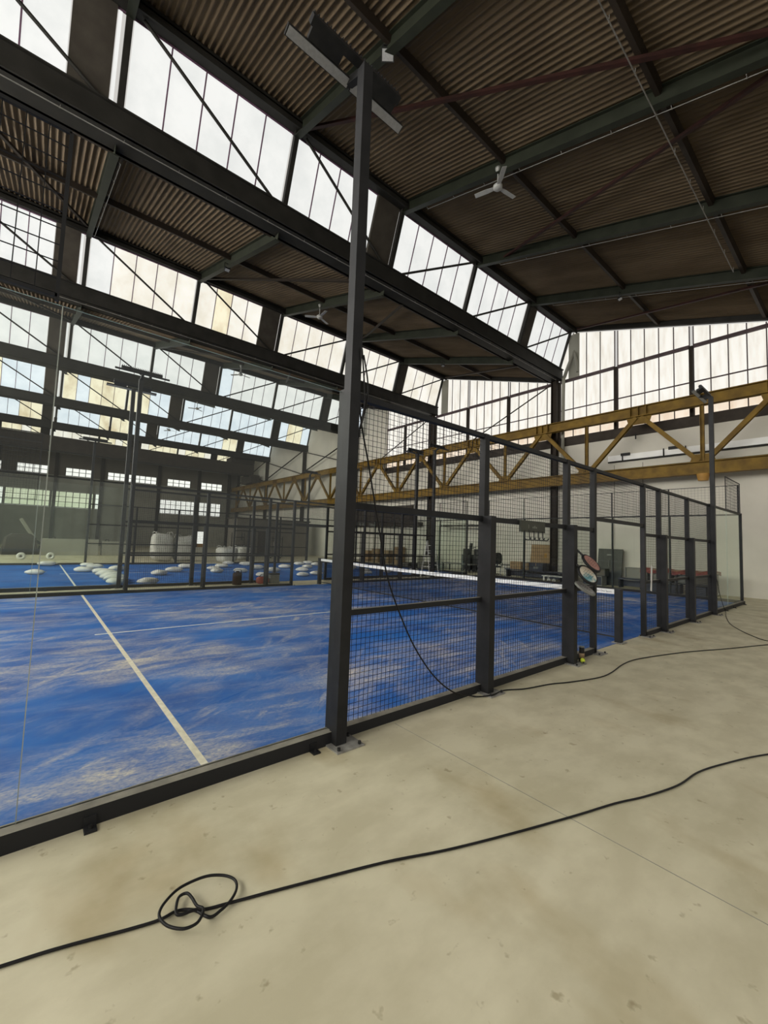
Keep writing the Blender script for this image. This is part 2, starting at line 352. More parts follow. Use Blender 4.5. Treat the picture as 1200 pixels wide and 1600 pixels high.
def corrugated(k, ya, yb):
    pitch, seg = 0.135, 8; n = int((XW - XL) / pitch * seg); mb = MB(); vs = []
    for i in range(n + 1):
        x = XL + i * pitch / seg; dz = 0.032 * (math.cos(2 * math.pi * i / seg) + 0.22 * math.cos(6 * math.pi * i / seg))
        vs += [(x, ya, rz(k, ya) + dz), (x, yb, rz(k, yb) + dz)]
    fs = [(2 * i, 2 * i + 2, 2 * i + 3, 2 * i + 1) for i in range(n)]
    mb.add(vs, fs, 0, True)
    nn = len(vs); mb.add([(x, y, z + 0.012) for x, y, z in vs], [f[::-1] for f in fs], 0, True)
    return mb
for k in range(NB):
    ya = YN if k == 0 else gut(k - 1) + 0.12
    yb = gut(k) - 0.42
    struct(corrugated(k, ya, yb), 'ceiling', 'roof_sheet')
    for x in FR[1:]:
        dz = 0.23
        struct(MB().ibeam((x, ya + 0.05, rz(k, ya) - dz), (x, gut(k) - 0.75, rz(k, gut(k) - 0.75) - dz), 0.17, 0.36), 'roof_rafter', 'green_steel')
    struct(MB().box(XW - 0.1, XW, ya, yb, rz(k, ya) - 0.6, rz(k, ya) - 0.58) if False else
           MB().bar((XW - 0.08, ya, rz(k, ya) - 0.14), (XW - 0.08, yb, rz(k, yb) - 0.14), 0.14, 0.22), 'gable_rafter', 'grey_steel')
    for yp in (gut(k) - 4.67, gut(k) - 8.22):
        zp = rz(k, yp) - 0.115
        struct(MB().bar((XL, yp, zp), (XW, yp, zp), 0.10, 0.17, (0, -SL, 1)), 'roof_purlin', 'brown_steel')
    struct(MB().box(XL, XW, gut(k) - 1.0, gut(k) - 0.55, 12.86, 12.90).box(XL, XW, gut(k) - 0.60, gut(k) - 0.55, 12.86, 13.14)
           .box(XL, XW, gut(k) - 1.0, gut(k) - 0.96, 12.70, 12.98).box(XL, XW, gut(k) - 0.62, gut(k) - 0.40, 13.14, 13.2), 'ridge_beam', 'grey_steel')
    yg = gut(k)
    struct(MB().box(XL, XW, yg - 0.22, yg - 0.16, 10.42, 11.0).box(XL, XW, yg - 0.22, yg + 0.42, 10.42, 10.47)
           .box(XL, XW, yg + 0.36, yg + 0.42, 10.42, 10.72).box(XL, XW, yg - 0.28, yg - 0.16, 10.96, 11.0).box(XL, XW, yg - 0.26, yg - 0.16, 10.42, 10.46),
           'gutter_beam', 'grey_steel')
    # wind braces under the sheet
    br = [((-3.1, -0.45), (0.6, -9.6)), ((5.0, -1.0), (1.0, -9.9)), ((12.4, -0.6), (9.0, -9.6)), ((-7.3, -1.0), (-10.8, -9.0)), ((-11.0, -1.0), (-14.6, -9.0))]
    for i, ((xa, da), (xb, db)) in enumerate(br):
        y1, y2 = gut(k) - 0.59 + da, max(gut(k) - 0.59 + db, ya + 0.25)
        if k > 0 and y2 > gut(k) - 0.59 + db: xb = xa + (xb - xa) * (y2 - y1) / (db - da)
        struct(MB().bar((xa, y1, rz(k, y1) - 0.25), (xb, y2, rz(k, y2) - 0.25), 0.085, 0.07), 'roof_brace', 'rust_steel' if k == 0 else 'brown_steel')

# north-light glazing: one window per 4 m bay, panes leaning towards the near side
def gp(k, x, t, off=0.0):
    """point on glazing plane of row k: t 0 bottom, 1 top; off towards the inside"""
    y0 = gut(k); n = V((0, -0.953, -0.304))
    return V((x, y0 - 0.59 * t, 11.0 + 1.86 * t)) + n * off
wn = 0
def pane_choice(k, x):
    r = rnd.random()
    if k == 0: return 0
    if k == 1: return (2 if r < 0.85 else 3) if x > -6.4 else 0
    if k == 2: return 0 if r < 0.9 else 1
    if k == 3: return 1 if r < 0.62 else 3
    if k == 4: return 1 if r < 0.5 else 3
    return 2 if r < 0.5 else 3
for k in range(NB):
    for bi in range(7):
        xb, xa = FR[bi], FR[bi + 1]                     # xa < xb
        a, b = xa + 0.10, xb - 0.10; panel = None
        if bi == 0: panel = (a, a + 0.62); a += 0.66
        if bi == 3: panel = (b - 0.92, b); b -= 0.95
        if bi == 5: panel = (b - 0.86, b - 0.12); 
        if bi == 5: b -= 0.88
        n = 4 if panel else 5
        wn += 1
        fr = MB(); pn = MB()
        for t0, t1 in ((0, 0.02), (0.985, 1.0)):
            p, q = gp(k, xa, (t0 + t1) / 2), gp(k, xb, (t0 + t1) / 2); fr.bar(p, q, 0.03, 0.04, (0, -0.3, 0.95))
        for i in range(1, n):
            x = a + (b - a) * i / n; fr.bar(gp(k, x, 0, 0.01), gp(k, x, 1, 0.01), 0.030, 0.03, (0, -0.95, -0.3), 0)
        w_ = fr.build('window_%d' % wn, 'purple_fringe_bar'); w_['kind'] = 'structure'
        for i in range(n):
            x0, x1 = a + (b - a) * i / n, a + (b - a) * (i + 1) / n
            vs = [gp(k, x0, 0), gp(k, x1, 0), gp(k, x1, 1), gp(k, x0, 1)] + [gp(k, x0, 0, -0.02), gp(k, x1, 0, -0.02), gp(k, x1, 1, -0.02), gp(k, x0, 1, -0.02)]
            pn.add(vs, [(0, 1, 2, 3), (7, 6, 5, 4), (0, 4, 5, 1), (1, 5, 6, 2), (2, 6, 7, 3), (3, 7, 4, 0)], pane_choice(k, x0))
        if bi == 5:
            vs = [gp(k, x, t) for x, t in ((xb - 0.20, 0), (xb - 0.13, 0), (xb - 0.13, 1), (xb - 0.20, 1))]
            pn.add(vs, [(0, 1, 2, 3)], 0)
        pn.build('window_panes', ['pane_cool', 'pane_bluish', 'pane_warm', 'pane_yellow'], w_)
        if panel:
            pp = MB(); x0, x1 = panel
            for off in (0.05, -0.05): pass
            vs = [gp(k, x, t, o_) for o_ in (0.05, -0.05) for x, t in ((x0, 0), (x1, 0), (x1, 1), (x0, 1))]
            pp.add(vs, [(0, 1, 2, 3), (7, 6, 5, 4), (0, 4, 5, 1), (1, 5, 6, 2), (2, 6, 7, 3), (3, 7, 4, 0)])
            pp.build('blind_panel', 'panel_brown', w_)
        # diagonal tube across the bay
        if xa >= 0.7: p, q = gp(k, xa + 0.3, 0.0, 0.16), gp(k, xb - 0.15, 1.0, 0.16)
        else: p, q = gp(k, xa + 0.15 + 3.6, 0.0, 0.16), gp(k, xa + 0.25, 1.0, 0.16)
        struct(MB().cyl(p, q, 0.04, n=10), 'glazing_brace', 'grey_steel')
    for x in FR[1:-1]:
        struct(MB().bar(gp(k, x, -0.05, 0.08), gp(k, x, 1.02, 0.08), 0.13, 0.14, (0, -0.95, -0.3)), 'glazing_post', 'grey_steel')
    struct(MB().bar(gp(k, XW - 0.06, -0.05, 0.06), gp(k, XW - 0.06, 1.02, 0.06), 0.10, 0.10, (0, -0.95, -0.3)), 'glazing_post', 'grey_steel')

# right-hand gable wall (x = 12.8): white below, glazing above in the first three bays
struct(MB().box(XW, XW + 0.3, -14, YF, 0, 6.87), 'wall_right', 'plaster_white')
struct(MB().box(XW - 0.06, XW + 0.3, -14, 21.8, 6.87, 7.33), 'window_sill', 'sill_brown')
struct(MB().box(XW, XW + 0.3, 21.8, YF, 6.87, 13.3), 'wall_right_upper', 'plaster_white')
def gtop(y):
    for k in range(NB):
        if y < gut(k) - 0.05:
            if y > gut(k) - 0.62: return 12.85 - (y - (gut(k) - 0.59)) / 0.59 * 1.85
            return rz(k, y) - 0.26
    return 12
def gable_window(y0, y1, zsplit=True, panel=None):
    """one gable window between two wall posts"""
    global wn
    wn += 1; fr = MB(); pn = MB(); n = max(1, round((y1 - y0) / 0.6))
    bk = sorted(set([y0 + (y1 - y0) * i / n for i in range(n + 1)]))
    for i, y in enumerate(bk):
        fr.bar((XW + 0.08, y, 7.33), (XW + 0.08, y, gtop(y)), 0.036, 0.04, (1, 0, 0))
    fr.box(XW - 0.02, XW + 0.12, y0, y1, 10.28, 10.42); fr.box(XW + 0.05, XW + 0.11, y0, y1, 8.78, 8.83)
    w_ = fr.build('window_%d' % wn, 'gable_bar'); w_['kind'] = 'structure'
    for i in range(n):
        a, b = bk[i], bk[i + 1]
        for za, zb, mi in ((7.33, 7.95, 1), (7.95, 8.8, 0), (8.8, 10.35, 0), (10.35, None, 0)):
            t0, t1 = (zb, zb) if zb else (gtop(a), gtop(b))
            if min(t0, t1) <= za + 0.01: continue
            if panel and za > 10 and a + 0.05 > panel[0] and b - 0.05 < panel[1]: continue
            vs = [(x, y, z) for x in (XW + 0.09, XW + 0.12) for y, z in ((a, za), (b, za), (b, t1), (a, t0))]
            pn.add(vs, [(3, 2, 1, 0), (4, 5, 6, 7), (0, 1, 5, 4), (2, 3, 7, 6)], mi)
    pn.build('window_panes', ['pane_gable', 'pane_gable_low'], w_)
    return w_
for k in range(3):
    ys = [gut(k) - 8.85, gut(k) - 5.83, gut(k) - 2.84, gut(k) - 0.02]
    if k == 0: ys = [-4.15] + ys
    for a, b in zip(ys[:-1], ys[1:]):
        if k == 2 and a > 20: continue
        b2 = min(b, 21.8)
        ww = gable_window(a + 0.07, b2 - 0.07)
    for y in ys:
        if y < 21.9: struct(MB().box(XW - 0.06, XW + 0.08, y - 0.07, y + 0.07, 7.3, 10.35), 'wall_post', 'brown_steel')
    # masonry pier beside the glazing
    struct(MB().box(XW - 0.02, XW + 0.06, gut(k) - 1.08, gut(k) - 0.55, 10.4, 12.72), 'wall_pier', 'plaster_grey')
struct(MB().box(XW, XW + 0.25, -14, -4.15, 6.87, 10.2), 'wall_right_end', 'plaster_white')
for k in range(NB):
    y = gut(k) + 0.1
    struct(MB().ibeam((XW - 0.2, y, 0), (XW - 0.2, y, 10.45), 0.26, 0.3, 0.025, 0.02, (0, 1, 0)), 'wall_column', 'brown_steel')
# downpipe beside the first column
pp = thing('rain_downpipe', 'grey rain downpipe with a branched top beside the wall column', 'pipe', (12.6, 7.25, 6.2))
MB().tube(spline([(0, 0.12, 0), (0, 0.1, 3.9), (0, 0.03, 4.35), (0, -0.35, 5.3), (0, -0.4, 5.5)], 6), 0.085, 10).build('pipe', 'plaster_grey', pp)
MB().tube(spline([(0.02, -0.4, 5.55), (0.02, -0.55, 5.0), (0.02, -0.62, 4.4)], 5), 0.075, 10).build('pipe_branch', 'plaster_grey', pp)
# conduit duct along the wall with two black boxes
dk = thing('wall_cable_duct', 'long white cable duct running along the wall behind the yellow girder', 'duct', (12.74, 0, 5.9))
MB().box(-0.04, 0.05, -6, 5.2, -0.12, 0.14).build('duct', 'duct_white', dk)
MB().box(-0.06, 0.05, -6, 5.2, -0.19, -0.14).build('rail', 'grey_steel', dk)
for y in (4.55, 2.9, 2.1): MB().box(-0.09, -0.04, y - 0.02, y + 0.02, -0.2, 0.18).build('clip', 'grey_steel', dk)
for y, z, l in ((4.42, 6.02, 'farther along the duct'), (2.52, 6.05, 'nearer the light mast')):
    tag(MB().box(12.62, 12.70, y - 0.19, y + 0.19, z - 0.05, z + 0.07).build('junction_box', 'black_paint'), 'black junction box on the white wall duct, ' + l, 'box', 'junction boxes on the duct')
for y in (4.0, 1.3):
    tag(MB().bar((12.7, y, 6.9), (12.35, y - 0.12, 6.62), 0.05, 0.05).build('wall_bracket', 'black_paint'),
        'small black bracket under the window sill, ' + ('left' if y > 2 else 'right') + ' one of two', 'bracket', 'brackets under the sill')
for y in (4.95, 3.75): struct(MB().box(XW - 0.012, XW, y - 0.012, y + 0.012, 0.9, 5.6), 'wall_joint', 'plaster_grey')
# far wall
struct(MB().box(XL, XW, YF, YF + 0.3, 0, 4.0).box(XL, XW, YF, YF + 0.3, 5.75, 7.4), 'wall_far', 'plaster_grey')
struct(MB().box(XL, XW, YF - 0.02, YF + 0.3, 8.35, 11.2), 'wall_far_upper', 'plaster_dark')
struct(MB().box(XL, XW, YF - 0.15, YF, 7.1, 7.28), 'crane_rail', 'grey_steel')
def far_window(x0, x1, z0, z1, nx, nz, pm_='pane_far'):
    global wn
    wn += 1; fr = MB()
    for i in range(nx + 1):
        x = x0 + (x1 - x0) * i / nx; fr.box(x - 0.03, x + 0.03, YF, YF + 0.08, z0, z1)
    for i in range(nz + 1):
        z = z0 + (z1 - z0) * i / nz; fr.box(x0, x1, YF + 0.01, YF + 0.07, z - 0.025, z + 0.025)
    w_ = fr.build('window_%d' % wn, 'brown_steel'); w_['kind'] = 'structure'
    MB().box(x0, x1, YF + 0.1, YF + 0.14, z0, z1).build('window_panes', pm_, w_)
    return x0, x1
r1 = [(-16.8, -14.3), (-13.4, -10.9), (-9.75, -7.25), (-5.8, -3.45), (-2.0, 0.35), (0.55, 2.95), (4.15, 6.8), (8.1, 10.75)]
for a, b in r1: far_window(a, b, 7.45, 8.3, 4, 2)
r2 = [(-17, -10.6), (-10.45, -6.95), (-6.8, -3.2), (-3.0, -2.4), (3.5, 7.6), (8.0, 9.25), (9.45, 10.7)]
for i, (a, b) in enumerate(r2): far_window(a, b, 4.05, 5.7, max(1, round((b - a) / 0.6)), 3, 'pane_leafy' if i in (1, 2) else 'pane_far')
def infill(rects, z0, z1, x0, x1, mb):
    x = x0
    for a, b in rects: 
        if a > x: mb.box(x, a, YF, YF + 0.3, z0, z1)
        x = b
    mb.box(x, x1, YF, YF + 0.3, z0, z1); return mb
struct(infill(r2, 4.0, 5.75, XL, XW, MB()), 'wall_far_piers', 'plaster_grey')
struct(infill(r1, 7.4, 8.35, XL, XW, MB()), 'wall_far_piers', 'plaster_dark')
wn += 1
dr = MB().box(7.85, 7.92, YF - 0.06, YF, 0, 2.05).box(8.93, 9.0, YF - 0.06, YF, 0, 2.05).box(7.85, 9.0, YF - 0.06, YF, 2.0, 2.08).build('door_1', 'brown_steel'); dr['kind'] = 'structure'
MB().box(7.92, 8.93, YF - 0.03, YF - 0.01, 0.45, 2.0).build('door_pane', 'pane_far', dr)
MB().box(7.92, 8.93, YF - 0.04, YF - 0.01, 0.0, 0.45).build('door_panel', 'orange_paint', dr)
for x in (-15.2, -11.2, -6.6, -2.55, 3.2, 7.8, 11.6): struct(MB().box(x - 0.15, x + 0.15, YF - 0.3, YF, 0, 11), 'wall_column', 'brown_steel')
struct(MB().box(XL, XW, YF, YF + 0.1, 10.9, 13.4), 'wall_far_top', 'plaster_dark')
struct(MB().box(XL - 0.3, XL, YN, YF, 0, 5.4), 'wall_left', 'plaster_white')
struct(MB().box(XL - 0.3, XL, YN, YF, 11.4, 13.4), 'wall_left_upper', 'plaster_white')
for k in range(NB + 1):                                   # left gable, out of view: glowing windows added to brighten the hall
    ya, yb = (YN if k == 0 else gut(k - 1) + 0.3), (gut(k) - 0.3 if k < NB else YF)
    if k < NB: struct(MB().box(XL - 0.3, XL + 0.05, gut(k) - 0.3, gut(k) + 0.3, 0, 11.4), 'wall_left_pier', 'plaster_white')
    if yb - ya < 1: continue
    if k > 3: struct(MB().box(XL - 0.3, XL, ya, yb, 5.4, 11.4), 'wall_left_infill', 'plaster_dark'); continue  # unseen solid bays, closed to keep the far end darker
    wn += 1; fr = MB(); n = round((yb - ya) / 1.2)
    for i in range(n + 1): y = ya + (yb - ya) * i / n; fr.box(XL - 0.16, XL - 0.08, y - 0.03, y + 0.03, 5.4, 11.4)
    for z in (5.43, 7.4, 9.4, 11.37): fr.box(XL - 0.16, XL - 0.09, ya, yb, z - 0.03, z + 0.03)
    w_ = fr.build('window_%d' % wn, 'brown_steel'); w_['kind'] = 'structure'
    MB().box(XL - 0.22, XL - 0.2, ya, yb, 5.4, 11.4).build('window_panes', 'pane_side_fill', w_)
# dark ledge and brown panels on the right wall behind the second court
struct(MB().box(XW - 0.5, XW, 17.5, 27.5, 2.75, 3.05), 'wall_ledge', 'sill_brown')
struct(MB().box(XW - 0.12, XW, 18.5, 25.5, 3.05, 4.3), 'wall_panel', 'panel_brown')
struct(MB().box(XW - 0.03, XW, -14, 50, 0, 0.9), 'wall_dado', 'plaster_white')

# ------------------------------------------------------------------ courts
def wire_panel(name, o, ax, ay, lx, ly, parent, pitch=0.05, t=0.0032):
    return MB().grid_wires(o, ax, ay, lx, ly, pitch, pitch, t).build(name, 'wire_steel', parent)
POSTS = [-6, -4, -2, -1.1, 1.1, 2, 4, 6]
def base_plate(parent, x, y, o):
    bp = MB().box(x - 0.13, x + 0.13, y - 0.11, y + 0.11, 0, 0.012).build('base_plate', 'galvanised_plate', parent)
    for dx in (-0.1, 0.1):
        for dy in (-0.08, 0.08): MB().cyl((x + dx, y + dy, 0.012), (x + dx, y + dy, 0.035), 0.013, n=8).build('bolt', 'bolt_black', bp)
def side_fence(name_label, yf, o, detailed=True):
    """mesh fence along one long side; o = -1 when the outside is towards -y"""
    t = thing('mesh_fence', name_label, 'fence', (0, yf, 0), 0, 'mesh fences along the padel courts')
    for x in POSTS:
        p = MB().box(x - 0.04, x + 0.04, -0.04, 0.04, 0, 2.95).build('post', 'charcoal_steel', t)
        if x in (-4, -2, 2, 4):
            MB().box(x - 0.05, x + 0.05, min(o * 0.045, o * 0.145), max(o * 0.045, o * 0.145), 0, 1.98).build('stiffener', 'charcoal_steel', p)
        if x not in (-6, 6):
            base_plate(p, x + 0.02, o * (0.12 if x in (-4, -2, 2, 4) else 0.05), o)
    for x0, x1 in ((-6, 6),): MB().box(x0, x1, -0.03, 0.03, 2.90, 2.95).build('top_rail', 'charcoal_steel', t)
    for x0, x1, z in ((-6, -1.1, 1.95), (1.1, 6, 1.95), (-1.1, 1.1, 2.13)):
        MB().box(x0, x1, -0.025, 0.025, z - 0.03, z + 0.03).build('middle_rail', 'charcoal_steel', t)
    for x0, x1 in ((-6, -1.1), (1.1, 6)):
        MB().box(x0, x1, -0.025, 0.025, 1.0, 1.05).build('lower_rail', 'dusty_lit_steel', t)
        MB().box(x0, x1, -0.04, 0.04, 0, 0.085).build('base_rail', 'dusty_lit_steel', t)
    yy = -o * 0.03
    for a, b in zip(POSTS[:-1], POSTS[1:]):
        z0 = 2.16 if a == -1.1 else 0.085
        wire_panel('mesh_panel', (a + 0.04, yy, z0), (1, 0, 0), (0, 0, 1), b - a - 0.08, 2.92 - z0, t)
    return t
def glass_pane(parent, p, ax, ln, z0=0.1, z1=2.93, th=0.012):
    p, ax = V(p), V(ax); ay = V((-ax.y, ax.x, 0)); mb = MB()
    a, b = p + ax * 0.004, p + ax * (ln - 0.004)
    vs = [c + ay * s + V((0, 0, z)) for z in (z0, z1) for c, s in ((a, -th / 2), (b, -th / 2), (b, th / 2), (a, th / 2))]
    mb.add(vs, [(0, 1, 5, 4), (2, 3, 7, 6)], 0)
    mb.add(vs, [(1, 2, 6, 5), (3, 0, 4, 7), (4, 5, 6, 7), (3, 2, 1, 0)], 1)
    return mb.build('glass_pane', ['court_glass', 'glass_edge'], parent)
def side_glass(label, x0, x1, yf, o):
    t = thing('glass_wall', label, 'glass wall', (0, yf, 0), 0, 'glass walls of the padel courts')
    xm = x0 + 2.03
    glass_pane(t, (x0, 0, 0), (1, 0, 0), 2.03); glass_pane(t, (xm, 0, 0), (1, 0, 0), 1.97)
    MB().box(xm - 0.0025, xm + 0.0025, -0.006, 0.006, 0.1, 2.93).build('seam_glint_strip', 'seam_glint', t)  # pale strip painted as the glint of the pane edges at their joint
    ya, yb = sorted((o * 0.08, -o * 0.02))
    MB().box(x0, x1, ya, yb, 0, 0.10).build('base_beam', 'dusty_lit_steel', t)
    xe = x0 if x0 < 0 else x1                                 # court corner
    MB().box(xe - 0.04, xe + 0.04, -0.04, 0.04, 0, 2.98).build('corner_post', 'charcoal_steel', t)
    if x0 > 0: MB().box(x0, x1, -0.03, 0.03, 2.92, 2.97).build('top_rail', 'charcoal_steel', t)
    for x in (x0 + 0.15, x0 + 1.3, x0 + 2.35, x1 - 0.22):
        b = MB().box(x - 0.03, x + 0.03, min(o * 0.08, o * 0.15), max(o * 0.08, o * 0.15), 0, 0.012).box(x - 0.03, x + 0.03, min(o * 0.08, o * 0.09), max(o * 0.08, o * 0.09), 0, 0.06).build('foot_bracket', 'charcoal_steel', t)
        MB().cyl((x, o * 0.12, 0.012), (x, o * 0.12, 0.03), 0.01, n=8).build('bolt', 'bolt_black', b)
    a, b = (xe, xe + 2) if x0 < 0 else (xe - 2, xe)
    fr = MB().bar((a, 0, 2.95), (a, 0, 3.97), 0.02, 0.02).bar((b, 0, 2.95), (b, 0, 3.97), 0.02, 0.02).bar((a, 0, 3.97), (b, 0, 3.97), 0.02, 0.02).bar((a, 0, 2.98), (b, 0, 2.98), 0.02, 0.02)
    f = fr.build('upper_frame', 'charcoal_steel', t)
    wire_panel('upper_mesh', (a, 0, 2.98), (1, 0, 0), (0, 0, 1), b - a, 0.99, f, 0.1, 0.005)
    return t
def end_wall(label, xe, y0, o):
    t = thing('glass_wall', label, 'glass wall', (xe, y0, 0), 0, 'glass walls of the padel courts')
    for i in range(5): glass_pane(t, (0, i * 2.0, 0), (0, 1, 0), 2)
    xa, xb = sorted((o * 0.08, -o * 0.02))
    MB().box(xa, xb, 0, 10, 0, 0.10).build('base_beam', 'dusty_lit_steel', t)
    MB().box(-0.03, 0.03, 0, 10, 2.92, 2.97).build('top_rail', 'charcoal_steel', t)
    f = MB()
    for i in range(6): f.box(-0.015, 0.015, i * 2 - 0.02, i * 2 + 0.02, 2.97, 3.95)
    f.box(-0.01, 0.01, 0, 10, 3.93, 3.95)
    f = f.build('upper_frame', 'charcoal_steel', t)
    for i in range(5): wire_panel('upper_mesh', (0, i * 2.0, 2.97), (0, 1, 0), (0, 0, 1), 2, 0.96, t, 0.1)
    for i in range(1, 5): MB().box(0.0 + o * 0.03, o * 0.09 if o > 0 else 0.0, i * 2 - 0.03, i * 2 + 0.03, 0, 2.95).build('back_post', 'charcoal_steel', t) if o > 0 else None
    return t
def mast(label, x, yf, o):
    """floodlight mast: pole outside the fence, one cross arm of two linear lamps leaning over the court"""
    t = thing('floodlight_mast', label, 'light mast', (x, yf + o * 0.095, 0), 0, 'floodlight masts of the padel courts')
    MB().box(-0.05, 0.05, -0.05, 0.05, 0, 5.92).build('pole', 'charcoal_steel', t)
    base_plate(t, 0.03, o * 0.04, o)
    MB().bar((0, 0, 5.9), (0, -o * 0.28, 6.02), 0.06, 0.07).build('arm', 'black_paint', t)
    for s in (-1, 1):
        c = V((s * 0.335 , -o * 0.26, 6.0))
        l = MB()
        up = V((0, -o * 0.42, 0.91))
        l.bar(c + V((-0.325, 0, 0)), c + V((0.325, 0, 0)), 0.085, 0.04, up)
        l = l.build('lamp', 'black_paint', t)
        dn = -up * 0.021
        MB().bar(c + V((-0.315, 0, 0)) + dn, c + V((0.315, 0, 0)) + dn, 0.072, 0.006, up).build('lamp_lens', 'lens_grey', l)
        hs = MB(); x0, x1 = (0.0, 0.5) if s > 0 else (-0.5, 0.0)
        hs.bar((x0, -o * 0.12, 6.10), (x1, -o * 0.12, 6.10), 0.07, 0.09, up)
        hs.bar((s * 0.16, -o * 0.18, 6.05), (s * 0.48, -o * 0.18, 6.05), 0.09, 0.05, up)
        for i in range(12): hs.bar((x0 + 0.5 * (i + 0.5) / 12, -o * 0.10, 6.15), (x0 + 0.5 * (i + 0.5) / 12, -o * 0.16, 6.15), 0.008, 0.04)
        hs.build('heat_sink', 'black_paint', l)
    return t
def net(label, y0):
    t = thing('padel_net', label, 'net', (0, y0, 0), 0, 'padel nets')
    for y in (-0.02, 10.02):
        p = MB().box(-0.06, 0.06, y - 0.05, y + 0.05, 0, 0.95).build('post', 'charcoal_steel', t)
        MB().box(-0.09, 0.13, y - 0.09, y + 0.09, 0.012, 0.022).build('base_plate', 'galvanised_plate', p)
    def h(y): return 0.90 - 0.05 * math.sin(math.pi * y / 10)
    nm = MB(); Y0, Y1 = 0.045, 9.955; n = 216; tt = 0.0048
    for i in range(n + 1):
        y = Y0 + (Y1 - Y0) * i / n
        nm.bar((0, y, 0.10 if 6 < i < n - 6 else 0.16), (0, y, h(y)), tt, tt)
    for j in range(18):
        f = j / 18
        for i in range(12):
            ya, yb = Y0 + (Y1 - Y0) * i / 12, Y0 + (Y1 - Y0) * (i + 1) / 12
            nm.bar((0, ya, 0.10 + (h(ya) - 0.10) * f), (0, yb, 0.10 + (h(yb) - 0.10) * f), tt, tt)
    nm.build('netting', 'bolt_black', t)
    bm = MB()
    for i in range(24):
        ya, yb = Y0 + (Y1 - Y0) * i / 24, Y0 + (Y1 - Y0) * (i + 1) / 24
        bm.bar((0, ya, h(ya) - 0.008), (0, yb, h(yb) - 0.008), 0.016, 0.085)
    band = bm.build('top_band', 'net_band', t)
    MB().tube([(0, 0.03, 0.945), (0, 0.5, 0.94), (0, 5, 0.892), (0, 9.5, 0.94), (0, 9.97, 0.945)], 0.006, 6).build('cable', 'bolt_black', t)
    MB().bar((0, Y0, 0.10), (0, Y1, 0.10), 0.02, 0.025).build('bottom_band', 'bolt_black', t)
    return t, band
def court_surface(label, y0, mat, linemat):
    t = tag(MB().box(-10, 10, 0, 10, 0, 0.012).build('court_turf', mat, None, (0, y0, 0)), label, 'court', 'padel court surfaces')
    for x in (-6.95, 6.95): MB().box(x - 0.025, x + 0.025, 0, 10, 0.012, 0.0145).build('service_line', linemat, t)
    MB().box(-7.15, 7.15, 4.975, 5.025, 0.012, 0.0142).build('centre_line', 'chalk', t)
    return t
court_surface('blue court turf streaked with pale sand, nearest the viewer', 0.0, 'turf_sandy', 'chalk_sandy')
C2 = 11.45
court_surface('clean blue court turf strewn with white sand bags, behind the nearer court', C2, 'turf_clean', 'chalk')
side_fence('dark mesh fence along the near side of the sandy blue court', -0.055, -1)
side_fence('dark mesh fence on the far side of the sandy blue court', 10.055, 1)
side_fence('dark mesh fence along the near side of the bag-strewn second court', C2 - 0.055, -1)
side_fence('dark mesh fence on the far side of the bag-strewn second court', C2 + 10.055, 1)
side_glass('large clear glass wall nearest the viewer, left of the tall light mast', -10, -6, -0.05, -1)
side_glass('short glass wall at the far right corner of the sandy court', 6, 10, -0.05, -1)
side_glass('glass wall on the far side of the sandy court, at left', -10, -6, 10.05, 1)
side_glass('glass wall on the far side of the sandy court, near the yellow girder', 6, 10, 10.05, 1)
side_glass('glass wall on the near side of the second court, at left', -10, -6, C2 - 0.05, -1)
side_glass('glass wall on the near side of the second court, near the yellow girder', 6, 10, C2 - 0.05, -1)
side_glass('glass wall on the far side of the second court, at left', -10, -6, C2 + 10.05, 1)
side_glass('glass wall on the far side of the second court, near the yellow girder', 6, 10, C2 + 10.05, 1)
end_wall('glass end wall of the sandy court in front of the pale wall', 10.05, 0, 1)
end_wall('glass end wall of the second court in front of the pale wall', 10.05, C2, 1)
for lab, x, y, o in (('tall dark floodlight mast in the foreground with two grey linear lamps', -6, -0.055, -1),
                     ('floodlight mast at the near side of the sandy court, before the yellow girder', 6, -0.055, -1),
                     ('floodlight mast seen through glass on the far side of the sandy court', -6, 10.055, 1),
                     ('floodlight mast on the far side of the sandy court, near the stepladder', 6, 10.055, 1),
                     ('floodlight mast at the left near side of the second court', -6, C2 - 0.055, -1),
                     ('floodlight mast at the right near side of the second court, near the stepladder', 6, C2 - 0.055, -1),
                     ('floodlight mast at the left far side of the second court', -6, C2 + 10.055, 1),
                     ('floodlight mast at the right far side of the second court', 6, C2 + 10.055, 1)):
    mast(lab, x, y, o)
nt, band = net('black padel net with white lettered top band across the sandy court', 0.0)
cu = bpy.data.curves.new('lettering', 'FONT'); cu.body = 'Padel One Sport'; cu.size = 0.044; cu.extrude = 0.0008; cu.align_x = 'CENTER'; cu.align_y = 'CENTER'
cu.materials.append(M['lettering_grey']); tmp = bpy.data.objects.new('lettering', cu); col.objects.link(tmp)
bpy.context.view_layer.update(); me = bpy.data.meshes.new_from_object(tmp.evaluated_get(bpy.context.evaluated_depsgraph_get()))
bpy.data.objects.remove(tmp); me.name = 'lettering'; tx = bpy.data.objects.new('lettering', me); col.objects.link(tx); tx.parent = band
tx.location = (-0.0092, 0.245, 0.888); tx.rotation_euler = (R(90), 0, R(-90))

